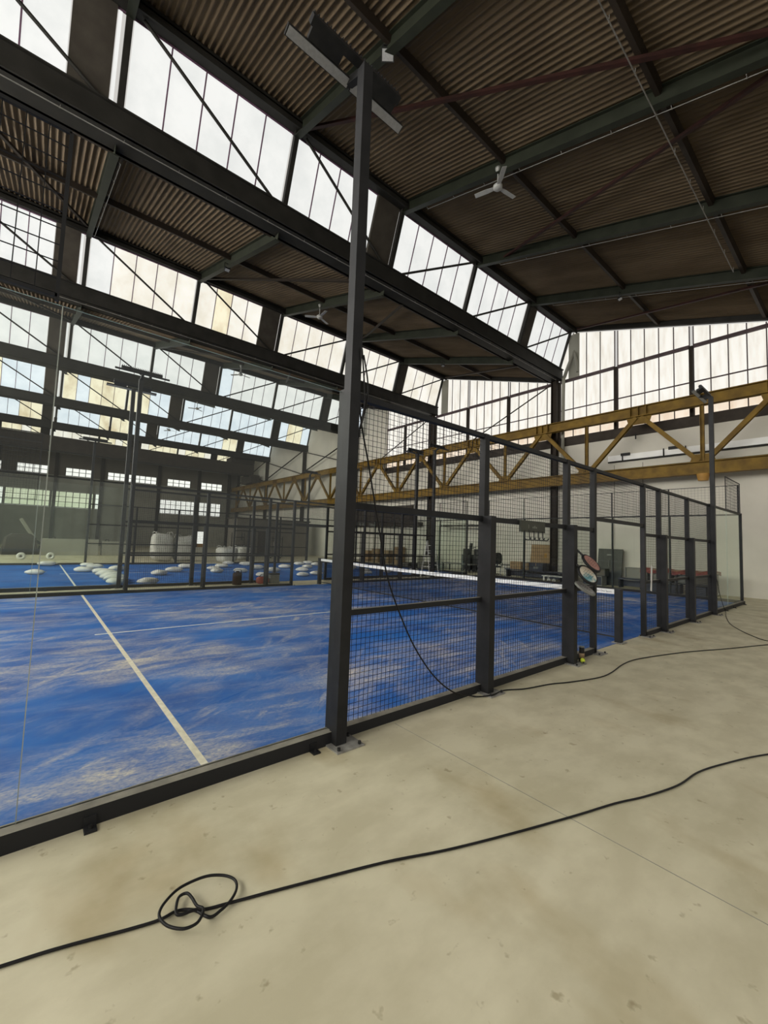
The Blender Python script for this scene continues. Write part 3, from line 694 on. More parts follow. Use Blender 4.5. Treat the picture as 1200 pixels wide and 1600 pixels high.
# ------------------------------------------------------------------ yellow lattice crane girder along the right wall, crane bridge across the hall
GX = 11.9
gd = thing('lattice_girder', 'long yellow steel lattice girder along the right wall', 'girder', (GX, 0, 0))
MB().ibeam((0, -6, 7.68), (0, 52.5, 7.68), 0.30, 0.46, 0.035, 0.03).build('top_chord', 'girder_yellow', gd)
MB().ibeam((0, -6, 4.95), (0, 52.5, 4.95), 0.30, 0.50, 0.035, 0.03).build('bottom_chord', 'girder_yellow', gd)
MB().bar((0.16, -6, 5.22), (0.16, 52.5, 5.22), 0.34, 0.03).build('walkway_plate', 'grey_steel', gd)
i = 0
for n in range(-1, 12):
    yb = 1.35 + 4.49 * n
    MB().ibeam((0, yb, 5.2), (0, yb, 7.46), 0.13, 0.13, 0.02, 0.02, (0, 1, 0)).build('vertical', 'girder_yellow', gd)
    for s in (-1, 1):
        yt = yb + s * 2.245
        if -6 < yt < 52.4:
            MB().ibeam((0, yb + s * 0.12, 5.22), (0, yt - s * 0.10, 7.44), 0.17, 0.17, 0.025, 0.03, (1, 0, 0)).build('diagonal', 'girder_yellow', gd)
    g1 = MB(); 
    g1.add([(x, yb + dy, z) for x in (-0.015, 0.015) for dy, z in ((-0.42, 5.2), (0.42, 5.2), (0.32, 5.5), (-0.32, 5.5))], [(0, 1, 2, 3), (7, 6, 5, 4), (0, 4, 5, 1), (1, 5, 6, 2), (2, 6, 7, 3), (3, 7, 4, 0)])
    g1.build('gusset_plate', 'girder_yellow', gd)
    yt = yb + 2.245
    if yt < 52:
        g1 = MB(); g1.add([(x, yt + dy, z) for x in (-0.015, 0.015) for dy, z in ((-0.5, 7.46), (0.5, 7.46), (0.4, 7.12), (-0.4, 7.12))], [(0, 1, 2, 3), (7, 6, 5, 4), (0, 4, 5, 1), (1, 5, 6, 2), (2, 6, 7, 3), (3, 7, 4, 0)])
        g1.build('gusset_plate', 'girder_yellow', gd)
        for dy in (-0.31, 0, 0.31): MB().box(-0.14, -0.02, yt + dy - 0.012, yt + dy + 0.012, 7.48, 7.88).build('stiffener', 'girder_yellow', gd)
    if n == 0: MB().cyl((0, yb - 0.0, 4.71), (0, yb, 4.44), 0.22, 0.17, 16).build('bearing', 'orange_paint', gd)
for k in range(1, 3):
    pass
cb = thing('crane_bridge', 'dark overhead crane bridge spanning the far end of the hall', 'crane', (0, 46, 0))
MB().box(-16.5, 11.9, -0.5, 0.5, 8.9, 10.2).build('box_girder', 'sill_brown', cb)
MB().box(-16.5, 11.5, -0.9, -0.55, 8.7, 8.82).build('walkway', 'grey_steel', cb)
MB().box(11.2, 12.2, -1.6, 1.6, 7.95, 8.9).build('end_carriage', 'sill_brown', cb)
MB().box(9.0, 11.8, -0.8, 0.8, 10.2, 10.75).box(9.7, 10.7, -0.5, 0.5, 10.75, 11.1).build('hoist_trolley', 'sill_brown', cb)
# lattice bracing against the wall between the far bays
for k in (2, 3, 4):
    y = gut(k) + 0.1
    struct(MB().bar((12.3, y, 10.4), (12.3, y + BAY, 8.1), 0.08, 0.08).bar((12.3, y, 8.1), (12.3, y + BAY, 10.4), 0.08, 0.08), 'wall_brace', 'brown_steel')
for k in (0, 1):
    y = gut(k) + 0.1
    struct(MB().bar((12.5, y + 0.2, 10.2), (12.5, y + 5.5, 8.0), 0.05, 0.05), 'wall_brace', 'brown_steel')

# ------------------------------------------------------------------ ceiling fans, lamps, conduits
def fan(x, y, z, label, spin, rod=0.55):
    t = thing('ceiling_fan', label, 'fan', (x, y, z), spin, 'ceiling fans under the rafters')
    MB().cyl((0, 0, 0.05), (0, 0, rod), 0.018, n=8).build('rod', 'fan_grey', t)
    MB().lathe([(0.0, rod), (0.075, rod), (0.07, rod - 0.05), (0.03, rod - 0.12), (0.02, rod - 0.16)], n=16).build('canopy', 'fan_grey', t)
    MB().lathe([(0.0, -0.06), (0.085, -0.055), (0.12, -0.02), (0.12, 0.04), (0.07, 0.09), (0.0, 0.1)], n=20).build('motor', 'fan_grey', t)
    for i in range(3):
        a = i * 2 * math.pi / 3; b = MB()
        d = V((math.cos(a), math.sin(a), 0)); s = V((-d.y, d.x, 0.16)).normalized(); u = d.cross(s)
        vs = [d * r + s * w_ * h + u * q for q in (-0.006, 0.006) for r, w_ in ((0.10, 0.045), (0.28, 0.065), (0.62, 0.06)) for h in (-1, 1)]
        b.add(vs, [(0, 1, 3, 2), (2, 3, 5, 4), (7, 6, 8, 9), (9, 8, 10, 11), (0, 2, 8, 6), (2, 4, 10, 8), (1, 7, 9, 3), (3, 9, 11, 5), (4, 5, 11, 10), (0, 6, 7, 1)])
        b.build('blade', 'fan_grey', t)
fan(0.8, 3.24, 11.15, 'white three-blade ceiling fan hanging over the sandy court', R(-10))
fan(0.75, 12.2, 11.15, 'white ceiling fan in the roof bay behind the first glazing row', R(25))
fan(0.7, 21.0, 11.15, 'ceiling fan silhouetted before the third glazing row', R(10))
fan(0.8, 29.9, 11.1, 'ceiling fan silhouetted before the fourth glazing row', R(40))
fan(0.9, 38.8, 11.1, 'ceiling fan silhouetted before the fifth glazing row', R(0))
def flood(x, y, z, label, tilt, rzz, big=True):
    t = thing('roof_floodlight', label, 'light', (x, y, z), rzz, 'floodlights under the rafters')
    s = 0.13 if big else 0.09
    MB().bar((-0.1, 0, 0.2), (-0.1, 0, 0.0), 0.02, 0.02).bar((0.1, 0, 0.2), (0.1, 0, 0), 0.02, 0.02).bar((-0.11, 0, 0.2), (0.11, 0, 0.2), 0.03, 0.02).build('bracket', 'black_paint', t)
    h = MB().box(-s, s, -s * 0.8, s * 0.8, -0.03, 0.03).build('housing', 'black_paint', t, (0, 0, -0.02), (tilt, 0, 0))
    MB().box(-s * 0.86, s * 0.86, -s * 0.66, s * 0.66, -0.036, -0.028).build('glass_face', 'lens_grey', h)
flood(-3.2, 3.1, 11.5, 'small square floodlight on the rafter right of the foreground mast', R(-40), R(-40))
flood(8.8, 3.2, 11.4, 'small white floodlight on the farther rafter of the near roof bay', R(-20), R(10), False)
flood(8.4, 12.0, 11.3, 'small floodlight under the second roof bay near the end wall', R(-20), 0, False)
flood(-3.25, 12.1, 11.4, 'small floodlight under the second roof bay behind the first glazing row', R(-20), 0, False)
def conduit(pts, label, r=0.008, hd=(-0.11, 0, 0.06)):
    t = thing('conduit_pipe', label, 'pipe', (0, 0, 0))
    MB().tube(pts, r, 8).build('pipe', 'dull_zinc', t)
    a, b = V(pts[0]), V(pts[-1]); n = max(2, int((b - a).length / 1.1))
    for i in range(n + 1):
        c = a.lerp(b, i / n)
        MB().bar(c + V((0, 0, -0.02)), c + V(hd), 0.010, 0.010).build('hanger', 'dull_zinc', t)
conduit([(-6.0, -0.42, 10.34), (1.0, -0.4, 10.34), (8.0, -0.36, 10.34)], 'thin metal conduit hung lengthways under the near roof bay', 0.011, (0.03, 0, 0.16))
for x, l in ((0.8, 'beside the ceiling fan'), (4.8, 'beyond the ceiling fan'), (8.8, 'next to the end wall')):
    conduit([(x + 0.16, -4.0, rz(0, -4.0) - 0.45), (x + 0.16, 6.0, rz(0, 6.0) - 0.45)], 'thin conduit along the roof rafter ' + l)
for k in range(2):
    conduit([(XL + 1, gut(k) - 0.10, 10.36), (XW - 0.5, gut(k) - 0.10, 10.36)], 'conduit under the gutter below the %s glazing row' % ORD[k], 0.012, (0.02, 0, 0.09))
conduit([(-7.04, gut(0) + 0.6, rz(1, gut(0) + 0.6) - 0.4), (-7.04, gut(1) - 1.2, rz(1, gut(1) - 1.2) - 0.4)], 'pale conduit on the left rafter of the second roof bay')

# ------------------------------------------------------------------ cables on the floor
def cable(pts, label, r=0.007, mat='black_rubber'):
    return tag(MB().tube(spline(pts, 8), r, 8).build('power_cable', mat), label, 'cable')
Z = 0.008
c1 = [(-8.6, -0.70), (-7.99, -0.85), (-7.8, -0.9), (-7.59, -0.97), (-7.48, -1.0), (-7.41, -1.0), (-7.35, -1.04)]
loop = [(-7.31, -1.12), (-7.26, -1.12), (-7.21, -1.10), (-7.17, -1.06), (-7.16, -1.01), (-7.19, -0.96), (-7.25, -0.92), (-7.32, -0.91), (-7.39, -0.92), (-7.45, -0.96),
        (-7.48, -1.0), (-7.485, -1.04), (-7.47, -1.09), (-7.44, -1.13), (-7.41, -1.15), (-7.37, -1.15), (-7.34, -1.12), (-7.33, -1.09), (-7.345, -1.06),
        (-7.35, -1.0), (-7.36, -0.96), (-7.39, -0.955), (-7.41, -0.99), (-7.42, -1.03), (-7.40, -1.045), (-7.35, -1.05)]
c1b = [(-7.3, -1.07), (-7.21, -1.1), (-6.97, -1.18), (-6.51, -1.34), (-6.18, -1.48), (-5.79, -1.62), (-5.33, -1.77), (-5.0, -1.87), (-4.73, -1.97), (-4.4, -2.06), (-4.07, -2.1), (-3.75, -2.19), (-3.24, -2.38), (-2.4, -2.8), (-1.5, -3.4), (0.2, -4.0), (1.4, -5.6), (1.8, -8.5)]
p = [(x, y, Z) for x, y in c1]
for i, (x, y) in enumerate(loop): p.append((x, y, 0.012 + 0.03 * math.sin(math.pi * i / len(loop))))
p += [(x, y, Z) for x, y in c1b]
cable(p, 'long black cable with a knotted loop across the foreground concrete', 0.0062)
p = [(-5.97, -0.22, 3.3), (-5.92, -0.16, 2.79), (-5.78, -0.14, 2.3), (-5.64, -0.13, 1.79), (-5.51, -0.125, 1.33), (-5.33, -0.12, 0.97), (-5.11, -0.12, 0.62), (-4.83, -0.12, 0.31), (-4.55, -0.13, 0.11), (-4.3, -0.15, 0.03), (-4.2, -0.18, Z), (-4.05, -0.26, 0.02), (-3.79, -0.23, Z), (-3.54, -0.34, Z), (-3.13, -0.43, Z), (-2.86, -0.53, Z), (-2.37, -0.66, Z), (-1.99, -0.67, Z), (-1.36, -0.60, Z), (-0.84, -0.63, Z), (0.13, -0.87, Z), (0.58, -1.02, Z), (1.33, -1.3, Z), (2.4, -1.66, Z), (3.4, -2.1, Z), (4.6, -3.4, Z), (5.0, -6.0, Z), (5.1, -8.5, Z)]
cable(p, 'black cable hanging down the near mesh fence and running along the floor', 0.0075)
cable([(6.0, -0.21, 0.94), (6.3, -0.19, 0.6), (6.6, -0.2, 0.25), (6.82, -0.22, 0.02), (5.9, -0.4, Z), (4.69, -0.69, Z), (3.91, -0.97, Z), (3.2, -1.32, Z), (2.85, -1.6, Z), (3.0, -2.1, Z), (3.9, -3.4, Z), (4.4, -6.0, Z), (4.6, -8.5, Z)], 'thin cable dropping from the right mast to the concrete floor', 0.007)
tag(MB().tube(spline([(-5.95, -0.2, 3.3), (-5.9, -0.2, 2.85), (-5.93, -0.19, 2.6), (-5.86, -0.19, 2.95), (-5.93, -0.2, 3.25)], 6), 0.007, 6).build('cable_coil', 'black_rubber'), 'looped spare cable hung on the foreground mast at fence height', 'cable')

# ------------------------------------------------------------------ ball tube, ball, rackets, sign on the near fence
bt = thing('ball_tube', 'black padel ball tube standing on the floor by the fence post', 'ball tube', (-1.79, -0.19, 0.012))
MB().lathe([(0, 0), (0.037, 0), (0.037, 0.20), (0.036, 0.205), (0, 0.205)], n=20).build('tube', 'black_paint', bt)
MB().lathe([(0.0372, 0.05), (0.0376, 0.05), (0.0376, 0.12), (0.0372, 0.12)], n=20).build('printed_label', 'wood', bt)
MB().lathe([(0.0375, 0.20), (0.038, 0.20), (0.038, 0.214), (0, 0.216)], n=20).build('lid', 'grey_plastic', bt)
tag(MB().blob((-1.86, -0.235, 0.046), 0.033, 0.033, 0.033, 16, 10).build('padel_ball', 'tennis_yellow'), 'yellow padel ball lying beside the black ball tube', 'ball')
def racket(name, label, hang, face, mat, parent_mat='black_paint', nrm=(-0.22, -1, -0.05)):
    """hang: butt of the handle; the racket's long axis runs down and along the fence"""
    p0 = V(hang); tip = V(face); d = (tip - p0).normalized(); Ltot = (tip - p0).length
    nrm = V(nrm); nrm = (nrm - d * nrm.dot(d)).normalized(); s = d.cross(nrm)
    t = thing(name, label, 'racket', p0, 0, 'rackets hanging on the near fence')
    def P(a, b, c=0): return d * a + s * b + nrm * c
    L = Ltot; hw = 0.125
    MB().tube([P(0, 0), P(0.05, 0), P(0.15, 0)], 0.016, 10).build('grip', 'bolt_black', t)
    MB().tube([P(0, 0), P(0.012, 0)], 0.02, 10).build('butt_cap', parent_mat, t)
    c = L - 0.145
    for sg in (-1, 1): MB().tube([P(0.15, 0), P(0.18, sg * 0.02), P(0.24, sg * 0.075)], 0.011, 8).build('throat', parent_mat, t)
    ring = []
    n = 28
    for i in range(n):
        a = 2 * math.pi * i / n; ring.append((c + 0.145 * math.cos(a), hw * math.sin(a)))
    fm = MB()
    vs = [P(a, b, q) for q in (-0.017, 0.017) for a, b in ring]
    fm.add(vs, [tuple(range(n))[::-1], tuple(range(n, 2 * n))])
    f = fm.build('face', mat, t)
    h = MB()
    for a in range(-2, 3):
        for b in range(-2, 3):
            if a * a + b * b < 7: h.cyl(P(c + a * 0.032, b * 0.032, 0.0172), P(c + a * 0.032, b * 0.032, 0.0182), 0.006, n=8)
    h.build('holes', 'bolt_black', f)
    MB().tube([P(a, b) for a, b in ring], 0.021, 8, closed=True).build('frame', parent_mat, t)
    MB().tube(spline([P(0.02, 0, 0), V((0.03, 0, -0.16)), V((0.05, 0, -0.28)), V((0.06, 0.0, -0.16)), P(0.04, 0, 0)], 5), 0.004, 6).build('wrist_strap', 'bolt_black', t)
racket('padel_racket', 'grey padel racket hung lowest on the near fence', (-2.0, -0.13, 1.20), (-1.88, -0.40, 1.0), 'racket_grey', 'grey_plastic', (0.1, -0.7, 0.72))
racket('padel_racket', 'teal and white padel racket hung below the pink one', (-2.0, -0.15, 1.46), (-1.87, -0.42, 1.17), 'racket_teal', 'black_paint', (-0.3, -0.72, 0.6))
racket('padel_racket', 'pink-faced padel racket hung highest on the near fence', (-1.91, -0.15, 1.64), (-1.78, -0.43, 1.33), 'racket_pink', 'black_paint', (-0.08, -0.73, 0.67))
sg = thing('racket_hook_board', 'olive board with five black hooks hung on the near fence', 'hook board', (-3.0, -0.10, 0))
MB().box(-0.30, 0.29, -0.012, 0.012, 1.83, 1.98).build('board', 'board_green', sg)
lt = MB().box(-0.12, -0.112, -0.0135, -0.012, 1.88, 1.93)
for i in range(3): lt.box(-0.02 + i * 0.04, 0.0 + i * 0.04, -0.0135, -0.012, 1.885, 1.905 + 0.012 * (i == 1))
lt.build('lettering', 'lettering_pale', sg)
for i in range(5):
    x = -0.22 + 0.11 * i
    MB().tube(spline([(x, -0.02, 1.85), (x, -0.02, 1.77), (x + 0.005, -0.03, 1.735), (x + 0.02, -0.07, 1.73), (x + 0.03, -0.09, 1.76)], 4), 0.008, 6).build('hook', 'bolt_black', sg)
st = thing('white_strap', 'white strap hanging over the lower fence rail right of the entrance', 'strap', (1.48, -0.06, 0))
MB().bar((0.07, 0, 1.34), (-0.07, -0.03, 0.85), 0.075, 0.006, (0, 1, 0)).build('band', 'white_paint', st)

# ------------------------------------------------------------------ sand bags on the second court
def bag_mesh(seed):
    r = random.Random(seed); ph = [r.uniform(0, 6.28) for _ in range(6)]
    def fn(v):
        k = 1 + 0.06 * math.sin(5 * v.x + ph[0]) + 0.05 * math.sin(7 * v.y + ph[1])
        z = v.z * (1 - 0.55 * min(1, abs(v.x) / 0.33) ** 3) + 0.012 * math.sin(14 * v.x + ph[2]) * math.cos(11 * v.y + ph[3])
        return V((v.x * k, v.y * k, z))
    return MB().blob((0, 0, 0.095), 0.33, 0.21, 0.105, 20, 10, 0.75, fn)
protos = []
def sandbag(x, y, z, rot, label, group, i, sc_=1.0):
    k = i % 3
    if len(protos) <= k:
        o = bag_mesh(11 + k).build('sand_bag', 'bag_white')
        s = MB().bar((0.30, -0.12, 0.09), (0.30, 0.12, 0.09), 0.03, 0.02).build('sewn_seam', 'chalk', o)
        protos.append(o)
    else: o = copy_tree(protos[k])
    o.location = (x, y, z + 0.012); o.rotation_euler = (R(-16) if z else 0, 0, rot); o.scale = (sc_,) * 3
    return tag(o, label, 'sand bag', group)
bi_ = 0
def bags(lst, lab, group):
    global bi_
    for j, (x, y, z) in enumerate(lst):
        sandbag(x, y, z, rnd.uniform(-0.7, 0.7) if z == 0 else rnd.uniform(-0.3, 0.3), 'white sand bag, ' + lab % ORD[j], group, bi_, rnd.uniform(0.85, 1.1)); bi_ += 1
bags([(-7.84, 16.5, 0), (-7.43, 20.9, 0)], '%s from the front of two left of the white service line', 'bags left of the far service line')
bags([(-5.90 + 0.04 * math.sin(2.3 * i), 12.35 + 0.36 * i, 0.05 if i else 0) for i in range(11)], '%s from the front in the long overlapping row', 'bags in the overlapping row')
bags([(-5.1, 12.0, 0), (-6.37, 17.25, 0), (-5.2, 17.69, 0), (-5.83, 19.0, 0), (-6.02, 20.3, 0)], '%s from the front scattered round the long overlapping row', 'bags round the overlapping row')
bags([(-4.13, 15.1, 0), (-3.28, 16.43, 0), (-2.29, 18.46, 0)], '%s from the left of three before the bulk bags', 'bags before the bulk bags')
bags([(-1.74, 15.67, 0), (-1.43, 17.06, 0), (-0.55, 18.6, 0), (0.6, 20.85, 0), (1.2, 19.8, 0)], '%s from the left in the group behind the brown canister', 'bags behind the brown canister')
bags([(-0.75, 15.54, 0), (0.75, 15.38, 0), (0.7, 17.1, 0), (-0.7, 13.2, 0), (1.0, 13.0, 0), (1.9, 13.4, 0), (2.4, 17.48, 0)], '%s from the left in the middle scatter behind the mesh', 'bags in the middle scatter')
bags([(2.27, 15.35, 0), (3.62, 17.22, 0), (4.4, 19.6, 0), (5.2, 18.9, 0), (5.6, 20.6, 0)], '%s from the left, near the far post of the net', 'bags near the far net post')
bags([(4.6, 13.2, 0), (5.2, 14.1, 0), (5.56, 15.85, 0), (6.3, 13.6, 0), (7.2, 14.2, 0), (8.0, 13.4, 0)], '%s from the left in the row seen just under the net band', 'bags seen under the net band')

# ------------------------------------------------------------------ between and beyond the courts
cn = thing('metal_canister', 'rusty brown canister standing between the two courts', 'canister', (-2.62, 11.0, 0))
MB().lathe([(0, 0), (0.15, 0), (0.15, 0.36), (0.13, 0.40), (0.05, 0.42), (0.05, 0.46), (0, 0.46)], n=18).build('body', 'rust_steel', cn)
MB().tube(spline([(-0.13, 0, 0.38), (-0.1, 0, 0.5), (0.1, 0, 0.5), (0.13, 0, 0.38)], 5), 0.01, 6).build('handle', 'black_paint', cn)
tg = thing('tool_bag', 'small red tool bag on the concrete between the courts', 'bag', (-1.72, 11.0, 0))
MB().blob((0, 0, 0.12), 0.22, 0.14, 0.13, 14, 8, 0.6).build('body', 'red_cover', tg)
MB().tube(spline([(-0.12, 0, 0.22), (-0.06, 0, 0.32), (0.06, 0, 0.32), (0.12, 0, 0.22)], 5), 0.012, 6).build('handle', 'bolt_black', tg)
gb = thing('tool_case', 'grey plastic tool case beside the red tool bag', 'case', (-1.28, 11.05, 0))
MB().box(-0.17, 0.17, -0.12, 0.12, 0, 0.30).build('body', 'grey_plastic', gb)
MB().box(-0.175, 0.175, -0.125, 0.125, 0.30, 0.36).build('lid', 'black_paint', gb)
# stepladder
ld = thing('stepladder', 'open aluminium stepladder standing between the courts', 'ladder', (6.75, 11.0, 0), R(-72))
for s in (-1, 1):
    MB().bar((s * 0.26, -0.45, 0), (s * 0.17, 0.02, 1.75), 0.035, 0.06).build('front_rail', 'aluminium', ld)
    MB().bar((s * 0.26, 0.50, 0), (s * 0.18, 0.06, 1.70), 0.03, 0.045).build('rear_rail', 'aluminium', ld)
for i in range(6):
    f = (i + 1) / 7; z = 1.75 * f; y = -0.45 + 0.47 * f; x = 0.26 - 0.09 * f
    MB().box(-x, x, y - 0.04, y + 0.04, z - 0.015, z + 0.015).build('step', 'aluminium', ld)
for i in (2, 4):
    f = i / 6; z = 1.7 * f; y = 0.5 - 0.44 * f; x = 0.26 - 0.08 * f
    MB().box(-x, x, y - 0.012, y + 0.012, z - 0.02, z + 0.02).build('rear_brace', 'aluminium', ld)
MB().box(-0.2, 0.2, -0.09, 0.09, 1.74, 1.78).build('top_tray', 'black_paint', ld)
# bulk bags
def bulkbag(x, y, s, label, h=1.05):
    t = thing('bulk_bag', label, 'bulk bag', (x, y, 0), rnd.uniform(-0.3, 0.3), 'bulk bags beyond the courts')
    ph = rnd.uniform(0, 6)
    def fn(v): return V((v.x * (1 + 0.04 * math.sin(6 * v.z + ph)), v.y * (1 + 0.04 * math.cos(5 * v.z + ph)), v.z + 0.03 * math.sin(5 * v.x + ph)))
    MB().blob((0, 0, h * 0.5), 0.58 * s, 0.58 * s, h * 0.5, 24, 12, 0.5, fn).build('body', 'bulk_bag', t)
    for dx in (-1, 1):
        for dy in (-1, 1):
            MB().tube(spline([(dx * 0.45 * s, dy * 0.45 * s, h * 0.93), (dx * 0.42 * s, dy * 0.42 * s, h * 1.05), (dx * 0.3 * s, dy * 0.3 * s, h * 1.04), (dx * 0.25 * s, dy * 0.25 * s, h * 0.97)], 4), 0.02, 6).build('lifting_loop', 'bulk_bag', t)
bulkbag(-2.15, 24.2, 1.0, 'left one of the two tall white bulk bags beyond the second court', 1.62)
bulkbag(-0.95, 24.2, 1.0, 'right one of the two tall white bulk bags beyond the second court', 1.5)
bulkbag(1.1, 22.6, 0.95, 'slumped white bulk bag just right of the bright far doorway', 0.95)
bulkbag(3.4, 26.0, 1.0, 'low pale bulk bag in the dim area right of the slumped one', 0.9)
# low block wall and machine at the far left
for i, (xa, xb, h) in enumerate([(-7.6, -4.6, 1.05), (-4.4, -2.9, 0.95)]):
    t = thing('concrete_block', 'pale concrete barrier block beyond the second court, ' + ('longer one' if i == 0 else 'shorter one'), 'block', ((xa + xb) / 2, 31, 0), 0, 'concrete barrier blocks')
    L2 = (xb - xa) / 2
    MB().add([(x, y, z) for x in (-L2, L2) for y, z in ((-0.4, 0), (0.4, 0), (0.3, h), (-0.3, h))], [(0, 1, 2, 3), (7, 6, 5, 4), (0, 4, 5, 1), (1, 5, 6, 2), (2, 6, 7, 3), (3, 7, 4, 0)]).build('body', 'plaster_grey', t)
    for dx in (-0.6, 0.6): MB().tube(spline([(dx * L2 - 0.1, 0, h), (dx * L2 - 0.08, 0, h + 0.1), (dx * L2 + 0.08, 0, h + 0.1), (dx * L2 + 0.1, 0, h)], 4), 0.02, 6).build('lifting_eye', 'grey_steel', t)
mc = thing('compact_excavator', 'dark compact machine with a raised pale boom beyond the far court', 'machine', (-8.6, 32, 0), R(10))
MB().box(-0.9, 0.9, -0.6, 0.6, 0.0, 0.35).build('tracks', 'black_rubber', mc)
MB().add([(x, y, z) for z, k in ((0.35, 1.0), (1.05, 0.9), (1.3, 0.55)) for x, y in ((-0.8 * k, -0.55 * k), (0.8 * k, -0.55 * k), (0.8 * k, 0.55 * k), (-0.8 * k, 0.55 * k))],
         [(0, 1, 5, 4), (1, 2, 6, 5), (2, 3, 7, 6), (3, 0, 4, 7), (4, 5, 9, 8), (5, 6, 10, 9), (6, 7, 11, 10), (7, 4, 8, 11), (8, 9, 10, 11)]).build('body', 'sill_brown', mc)
MB().bar((0.7, -0.2, 0.9), (-0.1, -0.2, 2.25), 0.16, 0.16).build('boom', 'plaster_grey', mc)
MB().bar((0.7, -0.2, 0.9), (1.15, -0.2, 0.55), 0.12, 0.14).build('arm', 'black_paint', mc)
MB().box(0.95, 1.4, -0.45, 0.1, 0.15, 0.55).build('bucket', 'black_paint', mc)
for i, (x, y) in enumerate([(-8.4, 25.6), (-7.2, 25.8)]):  # ring shapes modelled in place of reflections in the glass
    t = thing('reflection_ring', 'white ring standing in for a glass reflection beyond the far court, ' + ('left' if i == 0 else 'right') + ' one of two', 'roll', (x, y, 0), 0, 'white rings standing in for glass reflections')
    MB().tube([(0.12 * math.cos(a), 0, 0.2 + 0.12 * math.sin(a)) for a in [2 * math.pi * j / 20 for j in range(20)]], 0.075, 8, closed=True).build('roll', 'white_paint', t)
    MB().cyl((0, -0.05, 0.2), (0, 0.05, 0.2), 0.06, n=14).build('core', 'plaster_dark', t)
# dim storage at the far right corner
ds = thing('storage_cabin', 'large dark storage cabin in the dim far right area', 'cabin', (7.6, 31.5, 0))
MB().box(-3.0, 3.6, -1.0, 1.0, 0.0, 3.05).build('body', 'plaster_dark', ds)
MB().box(-3.1, 3.7, -1.1, 1.1, 3.05, 3.15).build('roof', 'sill_brown', ds)
MB().box(-1.2, -0.1, -1.03, -1.0, 0.05, 2.1).build('door', 'sill_brown', ds)
for i, (x, y, h) in enumerate([(4.4, 29.6, 1.9), (6.5, 27.2, 1.7)]):
    t = thing('wheeled_rack', 'dark wheeled rack before the storage cabin, ' + ('left' if i == 0 else 'right') + ' one', 'rack', (x, y, 0), 0, 'racks before the storage cabin')
    for dx in (-0.4, 0.4):
        for dy in (-0.25, 0.25): MB().bar((dx, dy, 0.1), (dx, dy, h), 0.04, 0.04).build('upright', 'black_paint', t)
    for z in (0.3, 0.9, 1.5): MB().box(-0.42, 0.42, -0.27, 0.27, z, z + 0.04).build('shelf', 'black_paint', t)
    for z, w_ in ((0.34, 0.3), (0.94, 0.25)): MB().box(-w_, w_, -0.2, 0.2, z, z + 0.35).build('crate', 'plaster_dark', t)
    for dx in (-0.4, 0.4): MB().cyl((dx, -0.03, 0.06), (dx, 0.03, 0.06), 0.06, n=12).build('wheel', 'black_rubber', t)

# ------------------------------------------------------------------ clutter along the right wall
def bench(x, y0, y1, h, label, mat='navy_plastic', d=0.45, legs=True):
    t = thing('low_bench', label, 'bench', (x, (y0 + y1) / 2, 0)); L2 = (y1 - y0) / 2
    MB().box(-d / 2, d / 2, -L2, L2, h - 0.06, h).build('top', mat, t)
    for s in (-1, 1): MB().box(-d / 2 + 0.03, d / 2 - 0.03, s * (L2 - 0.06) - 0.03, s * (L2 - 0.06) + 0.03, 0, h - 0.06).build('leg', 'black_paint', t)
    MB().box(d / 2 - 0.06, d / 2 - 0.03, -L2, L2, 0.06, h - 0.1).build('back_panel', mat, t)
    return t
bench(11.55, 6.75, 9.85, 0.43, 'long low dark bench holding the boxes by the wall')
def carton(x, y, z, sx, sy, sz, label, mat='cardboard', rot=0, name='cardboard_box', cat='box'):
    t = thing(name, label, cat, (x, y, z), rot)
    MB().box(-sx / 2, sx / 2, -sy / 2, sy / 2, 0, sz).build('body', mat, t)
    MB().box(-sx / 2, sx / 2, -0.02, 0.02, sz, sz + 0.002).box(-sx / 2 - 0.002, -sx / 2, -0.02, 0.02, sz * 0.6, sz).build('tape', 'wood', t)
    MB().box(-sx / 2 - 0.004, -sx / 2, -sy * 0.18, sy * 0.18, sz * 0.25, sz * 0.55).build('side_panel', 'grey_plastic' if mat != 'cardboard' else 'wood', t)
    return t
carton(11.55, 9.25, 0.43, 0.4, 0.62, 0.38, 'brown cardboard box on the left end of the dark bench')
carton(11.55, 8.6, 0.43, 0.36, 0.16, 0.36, 'narrow light cardboard box between the brown and the dark box', 'wood')
carton(11.55, 8.1, 0.43, 0.4, 0.72, 0.38, 'dark box with a brown lid on the dark bench', 'navy_plastic', 0, 'dark_box')
cp = thing('cardboard_sheet', 'big brown cardboard sheet leaning on the pale wall above the boxes', 'cardboard', (12.6, 8.56, 0.78), 0)
MB().bar((-0.05, 0, 0), (0.12, 0, 0.95), 1.1, 0.05, (1, 0, 0)).build('sheet', 'cardboard', cp)
MB().bar((-0.02, -0.3, 0.28), (0.03, -0.3, 0.5), 0.14, 0.058, (1, 0, 0)).build('sticker', 'orange_paint', cp)
cs = thing('side_cabinet', 'low grey cabinet under the leaning cardboard sheet', 'cabinet', (12.45, 8.66, 0))
MB().box(-0.3, 0.28, -0.64, 0.64, 0.05, 0.78).build('body', 'grey_plastic', cs)
for s in (-1, 1): MB().box(-0.32, -0.3, s * 0.32 - 0.30, s * 0.32 + 0.30, 0.1, 0.74).build('door', 'plaster_white', cs)
